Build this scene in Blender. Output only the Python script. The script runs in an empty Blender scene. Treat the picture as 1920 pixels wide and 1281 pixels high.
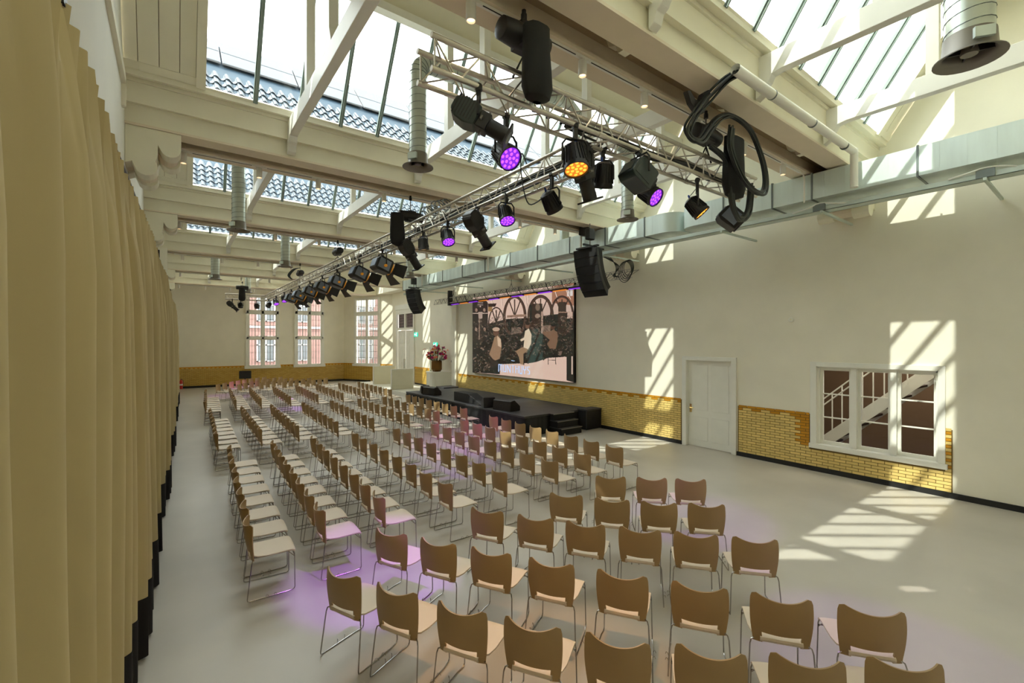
import bpy, bmesh, math, random
import numpy as np
from mathutils import Vector, Matrix
random.seed(7)
C = bpy.context.scene.collection
S = bpy.context.scene
PI = math.pi
R = math.radians

# ------------------------------------------------------------------ camera, world, sun, exposure
cam_d = bpy.data.cameras.new('camera'); cam_d.sensor_width = 36.0; cam_d.lens = 16.0
cam_d.clip_start = 0.05; cam_d.clip_end = 300
cam = bpy.data.objects.new('camera', cam_d); C.objects.link(cam)
cam.location = (0, 0, 2.8); cam.rotation_euler = (R(90), 0, R(-36.75))
S.camera = cam
w = bpy.data.worlds.new('sky'); S.world = w; w.use_nodes = True
nt = w.node_tree; nt.nodes.clear()
wo = nt.nodes.new('ShaderNodeOutputWorld'); bg = nt.nodes.new('ShaderNodeBackground')
tc = nt.nodes.new('ShaderNodeTexCoord'); sp = nt.nodes.new('ShaderNodeSeparateXYZ')
rp = nt.nodes.new('ShaderNodeValToRGB')
nt.links.new(tc.outputs['Generated'], sp.inputs[0]); nt.links.new(sp.outputs['Z'], rp.inputs[0])
rp.color_ramp.elements[0].position = 0.0; rp.color_ramp.elements[0].color = (1.0, 0.98, 0.95, 1)
rp.color_ramp.elements[1].position = 1.0; rp.color_ramp.elements[1].color = (0.94, 0.96, 0.98, 1)
nt.links.new(rp.outputs[0], bg.inputs['Color']); bg.inputs['Strength'].default_value = 2.6
nt.links.new(bg.outputs[0], wo.inputs[0])
sun_d = bpy.data.lights.new('sun', 'SUN'); sun_d.energy = 4.4; sun_d.angle = R(0.6); sun_d.color = (1.0, 0.96, 0.86)
sun = bpy.data.objects.new('sun', sun_d); C.objects.link(sun)
sun.location = (-10, 5, 20)
sun.rotation_euler = Vector((1.0, 0.0, -1.2)).to_track_quat('-Z', 'Y').to_euler()
S.view_settings.view_transform = 'Standard'; S.view_settings.look = 'None'
S.view_settings.exposure = 1.58; S.view_settings.gamma = 1.0; S.view_settings.use_curve_mapping = False
S.cycles.max_bounces = 10; S.cycles.diffuse_bounces = 6; S.cycles.transparent_max_bounces = 12
S.cycles.sample_clamp_indirect = 6.0

# ------------------------------------------------------------------ materials
def mat(name, col, rough=0.6, metal=0.0, noise=0.0, nscale=4.0, bump=0.0, bscale=60.0, emit=None, estr=0.0, spec=0.5, stretch=None):
    m = bpy.data.materials.new(name); m.use_nodes = True
    n = m.node_tree; b = n.nodes['Principled BSDF']
    b.inputs['Base Color'].default_value = (*col, 1); b.inputs['Roughness'].default_value = rough
    b.inputs['Metallic'].default_value = metal; b.inputs['Specular IOR Level'].default_value = spec
    if noise or bump:
        t = n.nodes.new('ShaderNodeTexCoord'); mp = n.nodes.new('ShaderNodeMapping')
        n.links.new(t.outputs['Object'], mp.inputs[0])
        if stretch: mp.inputs['Scale'].default_value = stretch
    if noise:
        nz = n.nodes.new('ShaderNodeTexNoise'); nz.inputs['Scale'].default_value = nscale; nz.inputs['Detail'].default_value = 4
        n.links.new(mp.outputs[0], nz.inputs[0])
        cr = n.nodes.new('ShaderNodeValToRGB')
        cr.color_ramp.elements[0].position = 0.3; cr.color_ramp.elements[1].position = 0.7
        cr.color_ramp.elements[0].color = (*[max(0, c * (1 - noise)) for c in col], 1)
        cr.color_ramp.elements[1].color = (*[min(1, c * (1 + noise)) for c in col], 1)
        n.links.new(nz.outputs[0], cr.inputs[0]); n.links.new(cr.outputs[0], b.inputs['Base Color'])
    if bump:
        nb = n.nodes.new('ShaderNodeTexNoise'); nb.inputs['Scale'].default_value = bscale; nb.inputs['Detail'].default_value = 3
        n.links.new(mp.outputs[0], nb.inputs[0])
        bp = n.nodes.new('ShaderNodeBump'); bp.inputs['Strength'].default_value = bump; bp.inputs['Distance'].default_value = 0.01
        n.links.new(nb.outputs[0], bp.inputs['Height']); n.links.new(bp.outputs[0], b.inputs['Normal'])
    if emit:
        b.inputs['Emission Color'].default_value = (*emit, 1); b.inputs['Emission Strength'].default_value = estr
    return m

M = {}
M['wall'] = mat('wall_plaster', (0.87, 0.83, 0.70), 0.85, noise=0.03, nscale=1.5, bump=0.08, bscale=40)
M['wallL'] = mat('left_wall_plaster', (0.80, 0.79, 0.72), 0.85, noise=0.02, nscale=1.5)
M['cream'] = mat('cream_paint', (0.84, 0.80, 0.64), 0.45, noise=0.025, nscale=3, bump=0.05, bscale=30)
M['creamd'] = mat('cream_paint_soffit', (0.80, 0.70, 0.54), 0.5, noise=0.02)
M['crevice'] = mat('brown_gap_paint', (0.42, 0.32, 0.20), 0.7)
M['white'] = mat('white_paint', (0.86, 0.85, 0.78), 0.4, noise=0.02)
M['floor'] = mat('cast_floor', (0.53, 0.49, 0.43), 0.32, noise=0.08, nscale=0.8, bump=0.02, bscale=8, spec=0.4)
M['black'] = mat('black_skirting', (0.012, 0.012, 0.012), 0.5)
M['mortar'] = mat('mortar', (0.20, 0.13, 0.04), 0.9)
def brickmat(name, col, var):
    m = bpy.data.materials.new(name); m.use_nodes = True; n = m.node_tree; b = n.nodes['Principled BSDF']
    g = n.nodes.new('ShaderNodeNewGeometry'); cr = n.nodes.new('ShaderNodeValToRGB')
    cr.color_ramp.elements[0].color = (*[c * (1 - var) for c in col], 1); cr.color_ramp.elements[1].color = (*[min(1, c * (1 + var)) for c in col], 1)
    oi = n.nodes.new('ShaderNodeObjectInfo'); ad = n.nodes.new('ShaderNodeMath'); ad.operation = 'ADD'; fr = n.nodes.new('ShaderNodeMath'); fr.operation = 'FRACT'
    n.links.new(g.outputs['Random Per Island'], ad.inputs[0]); n.links.new(oi.outputs['Random'], ad.inputs[1])
    n.links.new(ad.outputs[0], fr.inputs[0]); n.links.new(fr.outputs[0], cr.inputs[0]); n.links.new(cr.outputs[0], b.inputs['Base Color'])
    b.inputs['Roughness'].default_value = 0.25
    return m
M['brick'] = brickmat('glazed_yellow_brick', (0.78, 0.58, 0.20), 0.10)
M['obrick'] = brickmat('glazed_ochre_brick', (0.58, 0.27, 0.02), 0.12)
M['tan'] = mat('tan_shell', (0.39, 0.255, 0.115), 0.45, noise=0.02)
M['seat'] = mat('pale_seat', (0.71, 0.59, 0.46), 0.5, noise=0.02)
M['chrome'] = mat('chrome_rod', (0.42, 0.40, 0.38), 0.22, 1.0)
M['alu'] = mat('aluminium_truss', (0.62, 0.58, 0.52), 0.38, 1.0, noise=0.08, nscale=12)
M['galv'] = mat('galvanised_duct', (0.72, 0.82, 0.80), 0.45, 0.35, noise=0.10, nscale=1.4, stretch=(1, 2.5, 0.4))
M['galvd'] = mat('galvanised_seam', (0.20, 0.23, 0.23), 0.5, 0.6)
M['tray'] = mat('steel_tray', (0.58, 0.66, 0.61), 0.5, 0.4)
M['spiral'] = mat('spiral_duct', (0.55, 0.60, 0.56), 0.32, 0.85, noise=0.05, nscale=3)
M['grey'] = mat('grey_metal', (0.25, 0.23, 0.20), 0.5, 0.5)
M['blk'] = mat('black_metal', (0.018, 0.017, 0.017), 0.45, noise=0.2, nscale=8)
M['blk2'] = mat('black_fabric', (0.013, 0.013, 0.013), 0.9)
M['lamp'] = mat('charcoal_lamp_housing', (0.02, 0.02, 0.023), 0.4)
M['lampg'] = mat('greenish_black_housing', (0.03, 0.045, 0.042), 0.35)
M['lampb'] = mat('bluegrey_lamp_plate', (0.22, 0.26, 0.34), 0.4, 0.4)
M['rubber'] = mat('cable_rubber', (0.02, 0.025, 0.022), 0.5)
M['whitew'] = mat('white_cable', (0.8, 0.8, 0.75), 0.5)
M['orange'] = mat('orange_knob', (0.85, 0.35, 0.02), 0.5, emit=(1, 0.4, 0.02), estr=0.05)
M['blue'] = mat('blue_plug', (0.02, 0.06, 0.35), 0.5)
M['curtain'] = mat('sand_curtain', (0.53, 0.43, 0.23), 0.9, noise=0.06, nscale=2, stretch=(1, 1, 0.3))
M['hem'] = mat('black_hem', (0.012, 0.010, 0.010), 0.95)
M['stage'] = mat('stage_carpet', (0.035, 0.033, 0.036), 0.55, noise=0.25, nscale=3)
M['skirt'] = mat('stage_skirt', (0.010, 0.010, 0.011), 0.8)
M['tile'] = mat('roof_tile', (0.030, 0.042, 0.055), 0.35, noise=0.2, nscale=3)
M['dark'] = mat('dark_roof_band', (0.012, 0.03, 0.05), 0.7, noise=0.2, nscale=3)
M['pv'] = mat('solar_panel', (0.085, 0.095, 0.11), 0.6, spec=.2)
M['pvf'] = mat('solar_panel_edge', (0.10, 0.10, 0.11), 0.5)
M['steel'] = mat('glazing_steel', (0.24, 0.30, 0.27), 0.45, 0.2)
M['brown'] = mat('brown_stairwell', (0.10, 0.055, 0.025), 0.8)
M['brownd'] = mat('dark_brown_floor', (0.06, 0.035, 0.025), 0.6)
M['facade'] = mat('brick_facade', (0.22, 0.13, 0.11), 0.8, noise=0.1, nscale=2)
M['fwhite'] = mat('facade_white', (0.33, 0.33, 0.32), 0.5)
M['fglass'] = mat('facade_glass', (0.10, 0.115, 0.12), 0.4)
M['pave'] = mat('street', (0.12, 0.11, 0.10), 0.8)
M['brass'] = mat('brass', (0.75, 0.55, 0.2), 0.25, 1.0)
M['vase'] = mat('bronze_vase', (0.22, 0.11, 0.03), 0.3, 0.6)
M['red'] = mat('red_petal', (0.75, 0.03, 0.03), 0.6)
M['pink'] = mat('magenta_petal', (0.50, 0.01, 0.16), 0.6)
M['opet'] = mat('orange_petal', (0.95, 0.32, 0.02), 0.6)
M['coral'] = mat('coral_petal', (0.90, 0.25, 0.16), 0.6)
M['leaf'] = mat('dark_leaf', (0.03, 0.05, 0.02), 0.6)
M['sign'] = mat('green_exit_sign', (0.02, 0.45, 0.28), 0.4, emit=(0.02, 0.6, 0.38), estr=0.5)
M['signw'] = mat('white_pictogram', (0.9, 0.95, 0.9), 0.4, emit=(0.9, 1, 0.95), estr=0.6)
M['louvre'] = mat('louvre_dark', (0.02, 0.018, 0.018), 0.7)
M['pinkl'] = mat('louvre_light', (0.55, 0.42, 0.42), 0.6)
M['bulb'] = mat('warm_lamp', (1, 0.8, 0.6), 0.4, emit=(1.0, 0.66, 0.40), estr=.9)
M['purple'] = mat('purple_led', (0.3, 0.05, 0.6), 0.4, emit=(0.34, 0.06, 0.85), estr=.80)
M['purpled'] = mat('purple_led_dark', (0.12, 0.02, 0.3), 0.4, emit=(0.16, 0.01, 0.50), estr=.5)
M['amber'] = mat('amber_led', (1, 0.45, 0.05), 0.4, emit=(1.0, 0.42, 0.04), estr=.6)
M['amberd'] = mat('amber_led_dark', (0.5, 0.15, 0.02), 0.4, emit=(0.45, 0.13, 0.01), estr=.5)
M['warml'] = mat('warm_lens', (1, 0.7, 0.4), 0.3, emit=(1.0, 0.6, 0.25), estr=0.4)
M['lens'] = mat('dark_lens', (0.05, 0.05, 0.06), 0.1)
M['yelt'] = mat('yellow_tag', (0.7, 0.7, 0.5), 0.5)

def glassmat(name, tint, refl):
    m = bpy.data.materials.new(name); m.use_nodes = True; n = m.node_tree; n.nodes.clear()
    o = n.nodes.new('ShaderNodeOutputMaterial'); mx = n.nodes.new('ShaderNodeMixShader')
    t = n.nodes.new('ShaderNodeBsdfTransparent'); t.inputs[0].default_value = (*tint, 1)
    g = n.nodes.new('ShaderNodeBsdfGlossy'); g.inputs['Roughness'].default_value = 0.03
    f = n.nodes.new('ShaderNodeFresnel'); f.inputs[0].default_value = 1.45
    mu = n.nodes.new('ShaderNodeMath'); mu.operation = 'MULTIPLY'; mu.inputs[1].default_value = refl
    n.links.new(f.outputs[0], mu.inputs[0]); n.links.new(mu.outputs[0], mx.inputs[0])
    n.links.new(t.outputs[0], mx.inputs[1]); n.links.new(g.outputs[0], mx.inputs[2]); n.links.new(mx.outputs[0], o.inputs[0])
    return m
M['glass'] = glassmat('skylight_glass', (0.93, 0.97, 0.96), 0.6)
M['wglass'] = glassmat('window_glass', (0.97, 0.98, 0.98), 0.5)

# far brick wainscot, too far away to tell the bricks apart
def brick_far():
    m = bpy.data.materials.new('glazed_brick_far'); m.use_nodes = True; n = m.node_tree; b = n.nodes['Principled BSDF']
    t = n.nodes.new('ShaderNodeTexCoord'); mp = n.nodes.new('ShaderNodeMapping'); mp.inputs['Rotation'].default_value = (R(90), 0, 0)
    bt = n.nodes.new('ShaderNodeTexBrick'); bt.inputs['Scale'].default_value = 1.0
    bt.inputs['Brick Width'].default_value = 0.21; bt.inputs['Row Height'].default_value = 0.0605; bt.inputs['Mortar Size'].default_value = 0.006
    bt.inputs['Color1'].default_value = (0.66, 0.44, 0.10, 1); bt.inputs['Color2'].default_value = (0.55, 0.34, 0.06, 1); bt.inputs['Mortar'].default_value = (0.24, 0.14, 0.03, 1)
    n.links.new(t.outputs['Object'], mp.inputs[0]); n.links.new(mp.outputs[0], bt.inputs[0]); n.links.new(bt.outputs[0], b.inputs['Base Color'])
    b.inputs['Roughness'].default_value = 0.3
    return m
M['brickfar'] = brick_far()

# ------------------------------------------------------------------ mesh helper
class MB:
    def __init__(s): s.v = []; s.f = []; s.T = None
    def _add(s, vs, fs):
        o = len(s.v)
        if s.T is not None: vs = [tuple(s.T @ Vector(p)) for p in vs]
        s.v += [tuple(p) for p in vs]; s.f += [tuple(i + o for i in f) for f in fs]; return s
    def box(s, x0, x1, y0, y1, z0, z1):
        if x0 > x1: x0, x1 = x1, x0
        if y0 > y1: y0, y1 = y1, y0
        if z0 > z1: z0, z1 = z1, z0
        v = [(x0, y0, z0), (x1, y0, z0), (x1, y1, z0), (x0, y1, z0), (x0, y0, z1), (x1, y0, z1), (x1, y1, z1), (x0, y1, z1)]
        return s._add(v, [(0, 3, 2, 1), (4, 5, 6, 7), (0, 1, 5, 4), (1, 2, 6, 5), (2, 3, 7, 6), (3, 0, 4, 7)])
    def tube(s, pts, r, seg=6, caps=True, closed=False):
        P = [Vector(p) for p in pts]; n = len(P); vs = []; fs = []; up = None
        rr = r if isinstance(r, (list, tuple)) else [r] * n
        for i, p in enumerate(P):
            if closed: d = (P[(i + 1) % n] - P[i - 1])
            else: d = (P[min(i + 1, n - 1)] - P[max(i - 1, 0)])
            d = d.normalized() if d.length > 1e-9 else Vector((0, 0, 1))
            if up is None:
                up = Vector((0, 0, 1)) if abs(d.z) < 0.9 else Vector((1, 0, 0))
            a = up - d * up.dot(d)
            if a.length < 1e-6: a = d.orthogonal()
            a.normalize(); b = d.cross(a); up = a
            for k in range(seg):
                t = 2 * PI * (k + 0.5) / seg
                vs.append(p + (a * math.cos(t) + b * math.sin(t)) * rr[i])
        m = n if closed else n - 1
        for i in range(m):
            j = (i + 1) % n
            for k in range(seg):
                l = (k + 1) % seg
                fs.append((i * seg + k, i * seg + l, j * seg + l, j * seg + k))
        if caps and not closed:
            fs.append(tuple(range(seg - 1, -1, -1))); fs.append(tuple((n - 1) * seg + k for k in range(seg)))
        return s._add(vs, fs)
    def cyl(s, p0, p1, r0, r1=None, seg=12):
        return s.tube([p0, p1], [r0, r0 if r1 is None else r1], seg)
    def lathe(s, prof, o=(0, 0, 0), d=(0, 0, 1), seg=16, cap=True):
        d = Vector(d).normalized(); a = d.orthogonal().normalized(); b = d.cross(a); o = Vector(o); vs = []; fs = []
        for (r, h) in prof:
            for k in range(seg):
                t = 2 * PI * k / seg; vs.append(o + d * h + (a * math.cos(t) + b * math.sin(t)) * r)
        for i in range(len(prof) - 1):
            for k in range(seg):
                l = (k + 1) % seg; fs.append((i * seg + k, i * seg + l, (i + 1) * seg + l, (i + 1) * seg + k))
        if cap:
            if prof[0][0] > 1e-5: fs.append(tuple(range(seg - 1, -1, -1)))
            if prof[-1][0] > 1e-5: fs.append(tuple((len(prof) - 1) * seg + k for k in range(seg)))
        return s._add(vs, fs)
    def prism(s, poly, axis, a0, a1):
        """poly: 2D points in the plane across `axis` ('x': (y,z), 'y': (x,z), 'z': (x,y))"""
        def P(u, v, a): return {'x': (a, u, v), 'y': (u, a, v), 'z': (u, v, a)}[axis]
        n = len(poly); vs = [P(u, v, a0) for u, v in poly] + [P(u, v, a1) for u, v in poly]
        fs = [tuple(range(n)), tuple(range(2 * n - 1, n - 1, -1))] + [(i, (i + 1) % n, n + (i + 1) % n, n + i) for i in range(n)]
        return s._add(vs, fs)
    def grid(s, G, th=0.0, mask=None):
        """G[i][j] points; th thickness along the normal (closed shell)"""
        ni, nj = len(G), len(G[0]); V = [[Vector(p) for p in r] for r in G]; vs = []; fs = []
        for i in range(ni):
            for j in range(nj): vs.append(V[i][j])
        if th:
            for i in range(ni):
                for j in range(nj):
                    du = V[min(i + 1, ni - 1)][j] - V[max(i - 1, 0)][j]; dv = V[i][min(j + 1, nj - 1)] - V[i][max(j - 1, 0)]
                    nn = du.cross(dv); nn = nn.normalized() if nn.length > 1e-9 else Vector((0, 0, 1))
                    vs.append(V[i][j] - nn * th)
        N = ni * nj; E = {}
        for i in range(ni - 1):
            for j in range(nj - 1):
                if mask and not mask(i, j): continue
                q = (i * nj + j, (i + 1) * nj + j, (i + 1) * nj + j + 1, i * nj + j + 1); fs.append(q)
                if th:
                    fs.append(tuple(N + k for k in reversed(q)))
                    for a, b in zip(q, q[1:] + q[:1]): E[(a, b)] = E.get((a, b), 0) + 1
        if th:
            for (a, b) in E:
                if (b, a) not in E: fs.append((b, a, N + a, N + b))
        return s._add(vs, fs)
    def sphere(s, c, r, seg=10, rings=6, sx=1, sy=1, sz=1):
        prof = [(max(1e-4, r * math.sin(PI * i / rings)), -r * math.cos(PI * i / rings)) for i in range(rings + 1)]
        o = len(s.v); s.lathe(prof, (0, 0, 0), (0, 0, 1), seg, cap=False)
        for k in range(o, len(s.v)):
            x, y, z = s.v[k]
            s.v[k] = (c[0] + x * sx, c[1] + y * sy, c[2] + z * sz)
        return s
    def mesh(s, name, m, smooth=False, bevel=0):
        me = bpy.data.meshes.new(name); me.from_pydata(s.v, [], s.f)
        bm = bmesh.new(); bm.from_mesh(me); bmesh.ops.recalc_face_normals(bm, faces=bm.faces)
        if bevel: bmesh.ops.bevel(bm, geom=list(bm.edges), offset=bevel, segments=1, affect='EDGES')
        bm.to_mesh(me); bm.free()
        if m: me.materials.append(m)
        if smooth:
            me.shade_smooth()
            if hasattr(me, 'set_sharp_from_angle'): me.set_sharp_from_angle(angle=R(40))
        return me
    def build(s, name, m, parent=None, smooth=False, bevel=0, label=None):
        return link(name, s.mesh(name, m, smooth, bevel), parent, label)
def link(name, me, parent=None, label=None):
    o = bpy.data.objects.new(name, me); C.objects.link(o)
    if parent:
        o.parent = parent
        if parent.name in WORLD: o.matrix_parent_inverse = WORLD[parent.name]
    if label: o['label'] = label
    return o
WORLD = {}
def thing(name, label, cat, loc=(0, 0, 0), rz=0.0, group=None, world=False):
    """an Empty at the thing's base; with world=True its parts are given in room coordinates"""
    o = bpy.data.objects.new(name, None)
    if world: WORLD[o.name] = (Matrix.Translation(loc) @ Matrix.Rotation(rz, 4, 'Z')).inverted(); C.objects.link(o); o.empty_display_size = 0.1
    o.location = loc; o.rotation_euler = (0, 0, rz); o['label'] = label; o['category'] = cat
    if group: o['group'] = group
    return o
def tag(o, label, cat, group=None):
    o['label'] = label; o['category'] = cat
    if group: o['group'] = group
    return o
def struct(o): o['kind'] = 'structure'; return o
def stuff(o): o['kind'] = 'stuff'; return o
def dup(root, loc, rz, label, group=None, skip=()):
    r = root.copy(); C.objects.link(r); r.location = loc; r.rotation_euler = (0, 0, rz); r['label'] = label
    if group: r['group'] = group
    for ch in root.children:
        if ch.name.split('.')[0] in skip: continue
        c = ch.copy(); C.objects.link(c); c.parent = r
        for g in ch.children:
            d = g.copy(); C.objects.link(d); d.parent = c
    return r
def ordn(n): return ['first', 'second', 'third', 'fourth', 'fifth', 'sixth', 'seventh', 'eighth', 'ninth', 'tenth', 'eleventh', 'twelfth', 'thirteenth', 'fourteenth'][n]

# ================================================================== THE ROOM
XL, XR, XR2, YB, YF = -0.55, 11.15, 11.85, -4.0, 33.4
PN = [-2.7, 2.9, 8.57, 14.01, 19.6, 24.85, 30.35]     # near edges of the double roof beams
ZS = 5.95
floor_pts = [(XL - .3, YB), (XR + .3, YB), (XR + .3, 19.5), (XR2 + .3, 19.5), (XR2 + .3, 29.3), (10.05, 33.7), (XL - .3, 33.7)]
struct(MB().prism(floor_pts, 'z', -0.2, 0.0).build('floor', M['floor']))

# gable profile of the roof, as (y, z) points
def gable():
    pts = []
    for i in range(1, len(PN)):
        yc = PN[i] - 0.15; yp = PN[i - 1] + 1.1
        pts += [(yp, 6.72), (yc - 1.72, 9.28), (yc, 6.64)]
    return pts
def wall_profile(y0, y1):
    top = [p for p in gable() if y0 <= p[0] <= y1]
    return [(y0, 0.0)] + [(y0, 6.6)] + [p for p in top] + [(y1, 6.6), (y1, 0.0)]

# left wall
gl = gable()
struct(MB().prism([(YB, 0), (YB, 6.6), (PN[0], 6.6)] + gl + [(33.6, 6.6), (33.6, 0)], 'x', XL - .25, XL).build('wall_left', M['wallL']))
# right wall with door and window openings, plus gables above
wr = MB()
def wbox(y0, y1, z0, z1): wr.box(XR, XR + .25, y0, y1, z0, z1)
wbox(YB, 1.93, 0, 6.6); wbox(1.93, 3.98, 0, 0.57); wbox(1.93, 3.98, 2.31, 6.6); wbox(3.98, 5.77, 0, 6.6)
wbox(5.77, 7.05, 2.34, 6.6); wbox(7.05, 19.55, 0, 6.6)
wr.prism([(PN[0], 6.6)] + gl + [(33.6, 6.6)], 'x', XR, XR + .25)
wr.box(XR, XR + .25, 19.55, 33.6, 6.0, 6.6)
wr.box(XR + .25, XR2 + .25, 19.55, 33.6, 6.0, 6.2)
struct(wr.build('wall_right', M['wall']))
# recessed wall beyond the stage and its double door
w2 = MB()
w2.box(XR2, XR2 + .25, 19.3, 22.25, 0, 6.0); w2.box(XR2, XR2 + .25, 22.25, 23.65, 2.38, 6.0); w2.box(XR2, XR2 + .25, 23.65, 25.9, 0, 6.0)
w2.box(XR2, XR2 + .25, 25.9, 28.4, 4.75, 6.0); w2.box(XR2, XR2 + .25, 28.4, 29.4, 0, 6.0)
w2.box(XR2 + .25, XR2 + .3, 22.2, 23.7, 0, 2.5)
struct(w2.build('wall_recess', M['wall']))
struct(MB().box(XR - .12, XR2 - .0, 19.3, 19.75, 0, ZS).build('wall_pilaster', M['wall']))
struct(MB().box(XL, XL + .42, 19.25, 19.9, 0, ZS).build('wall_left_pilaster', M['wall']))
# end wall with two windows
WB = [(3.80, 5.64, 1.18, 5.80), (6.66, 8.46, 1.18, 5.88)]
we = MB(); ys = (YF, YF + .3)
we.box(XL - .2, WB[0][0], *ys, 0, 6.6); we.box(WB[0][1], WB[1][0], *ys, 0, 6.6); we.box(WB[1][1], 9.95, *ys, 0, 6.6)
for a, b, c, d in WB: we.box(a, b, *ys, 0, c); we.box(a, b, *ys, d, 6.6)
we.box(9.9, XR2 + .3, *ys, 5.4, 6.6)
struct(we.build('wall_back', M['wall']))
struct(MB().box(XL - .25, XR + .3, YB - .25, YB, 0, 9.4).build('wall_front', M['wall']))
# angled corner wall with the third window (built in its own frame)
A0 = Vector((9.86, YF, 0)); B0 = Vector((11.9, 29.2, 0)); ang = math.atan2(B0.y - A0.y, B0.x - A0.x); LW = (B0 - A0).length
wa = MB(); wa.T = Matrix.Translation(A0) @ Matrix.Rotation(ang, 4, 'Z')
w3 = (1.12, 3.42, 1.2, 5.85)
wa.box(-.1, w3[0], 0, .25, 0, 6.4); wa.box(w3[1], LW + .1, 0, .25, 0, 6.4); wa.box(w3[0], w3[1], 0, .25, 0, w3[2]); wa.box(w3[0], w3[1], 0, .25, w3[3], 6.4)
struct(wa.build('wall_corner', M['wall']))

# ---- brick wainscot on the right wall
WT = 1.25
def brick_regions(y, z):
    """0 none, 1 yellow, 2 ochre"""
    if 1.81 < y < 5.64:
        if y < 1.97: pass
        if 1.91 < y < 4.03 and z > 0.55: return 0
        if y < 1.96: return 2 if z > .58 else 1
        if z > 1.20: return 2
        if 3.98 < y < 4.28 and .55 < z and y < 4.13: return 2
        return 1
    if 7.17 < y < 19.3: return 2 if z > 1.20 else 1
    return 0
bl = []; ph, pl = 0.0605, 0.212
nrow = int((WT - 0.1) / ph)
for (a, b) in ((1.81, 5.62), (7.2, 19.3)):
    for r in range(nrow):
        z = 0.10 + r * ph; off = (pl / 2) if r % 2 else 0
        y = a - off; k = 0
        while y < b - .02:
            y0, y1 = max(a, y), min(b, y + pl); y += pl; k += 1
            if y1 - y0 < .03: continue
            # cut by the window surround
            if z + ph > .50 and z < 2.4 and a < 2 and y1 > 1.92 and y0 < 4.05:
                if y0 < 1.90: y1 = 1.90
                elif y1 > 4.07: y0 = 4.07
                else: continue
                if y1 - y0 < .03: continue
            o = r == nrow - 1 or (r == nrow - 2 and k % 2)
            if a < 2 and y0 < 1.9 and z > .46: o = True if (r % 2 or y0 > 1.83) else False
            if a < 2 and 4.05 <= y0 < 4.15 and z > .5: o = True
            bl.append((y0 + .005, y1 - .005, z + .005, z + ph - .005, o))
bl.sort(key=lambda q: q[0])
wain = struct(MB().box(XR - .010, XR, 1.80, 5.64, 0.06, WT - .03).build('wall_wainscot', M['mortar']))
wb = MB().box(XR - .010, XR + .0, 7.17, 19.3, 0.06, WT - .03)
# the surround of the window swallows the panel: cut it away by using two panels instead
for o in [wain]:
    me = o.data
wain.data = MB().box(XR - .010, XR, 1.80, 5.64, 0.06, .54).box(XR - .01, XR, 4.06, 5.64, .54, WT - .03).box(XR - .01, XR, 1.80, 1.91, .54, WT - .03).mesh('wall_wainscot', M['mortar'])
wain2 = struct(wb.build('wall_wainscot', M['mortar']))
cache = {}
for y0, y1, z0, z1, o in bl[:300]:
    key = (round(y1 - y0, 3), o)
    if key not in cache:
        L = y1 - y0; cache[key] = MB().box(XR - .022, XR - .009, 0, L, 0, z1 - z0).mesh('brick', M['obrick' if o else 'brick'], bevel=.002)
    q = link('brick', cache[key], wain); q.location = (random.uniform(-.0015, .001), y0, z0)
for grp, mm in ((False, 'brick'), (True, 'obrick')):
    for par, sel in ((wain, [q for q in bl[300:] if q[0] < 5.7]), (wain2, [q for q in bl[300:] if q[0] > 5.7])):
        m_ = MB()
        for y0, y1, z0, z1, o in sel:
            if o == grp: m_.box(XR - .022 + random.uniform(-.0015, .001), XR - .009, y0, y1, z0, z1)
        if m_.v: stuff(m_.build('brick_courses', M[mm], par))
# far wainscots (bricks under two pixels high: coursed material) with built ochre border pieces
def far_wain(name, T, L, gaps=()):
    m_ = MB(); m_.T = T
    m_.box(0, L, -.02, 0, .1, WT - .09)
    o = struct(m_.build(name, M['brickfar']))
    b = MB(); b.T = T
    x = 0
    for g0, g1 in list(gaps) + [(L, L)]:
        b.box(x, g0, -.024, 0, WT - .045, WT + .015); 
        xx = x
        while xx < g0 - .1: b.box(xx, xx + .11, -.024, 0, WT - .10, WT - .045); xx += .22
        xx = x + .11
        x = g1
    stuff(b.build('ochre_border', M['obrick'], o))
    y = MB(); y.T = T; y.box(0, L, -.018, 0, WT - .10, WT - .045); stuff(y.build('yellow_border', M['brick'], o))
    return o
Tb = Matrix.Translation((XL, YF, 0))
far_wain('wall_back_wainscot', Tb, 10.42, [(3.80 - .12 - XL, 5.64 + .12 - XL), (6.66 - .12 - XL, 8.46 + .12 - XL)])
far_wain('wall_corner_wainscot', Matrix.Translation(A0) @ Matrix.Rotation(ang, 4, 'Z'), LW, [(w3[0] - .1, w3[1] + .1)])
Tr = Matrix.Translation((XR2, 29.3, 0)) @ Matrix.Rotation(R(-90), 4, 'Z')
far_wain('wall_recess_wainscot', Matrix.Translation((XR2, 25.75, 0)) @ Matrix.Rotation(R(-90), 4, 'Z'), 2.0)
# skirtings
struct(MB().box(XR - .03, XR, YB, 5.66, 0, .10).build('baseboard_right', M['black']))
struct(MB().box(XR - .03, XR, 7.17, 19.3, 0, .10).build('baseboard_right', M['black']))
struct(MB().box(XL, 9.9, YF - .03, YF, 0, .13).build('baseboard_back', M['black']))
bb = MB(); bb.T = Matrix.Translation(A0) @ Matrix.Rotation(ang, 4, 'Z'); bb.box(0, 2.6, -.03, 0, 0, .13); struct(bb.build('baseboard_corner', M['black']))
struct(MB().box(XR2 - .03, XR2, 23.7, 25.7, .2, .3).build('baseboard_recess', M['black']))

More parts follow.
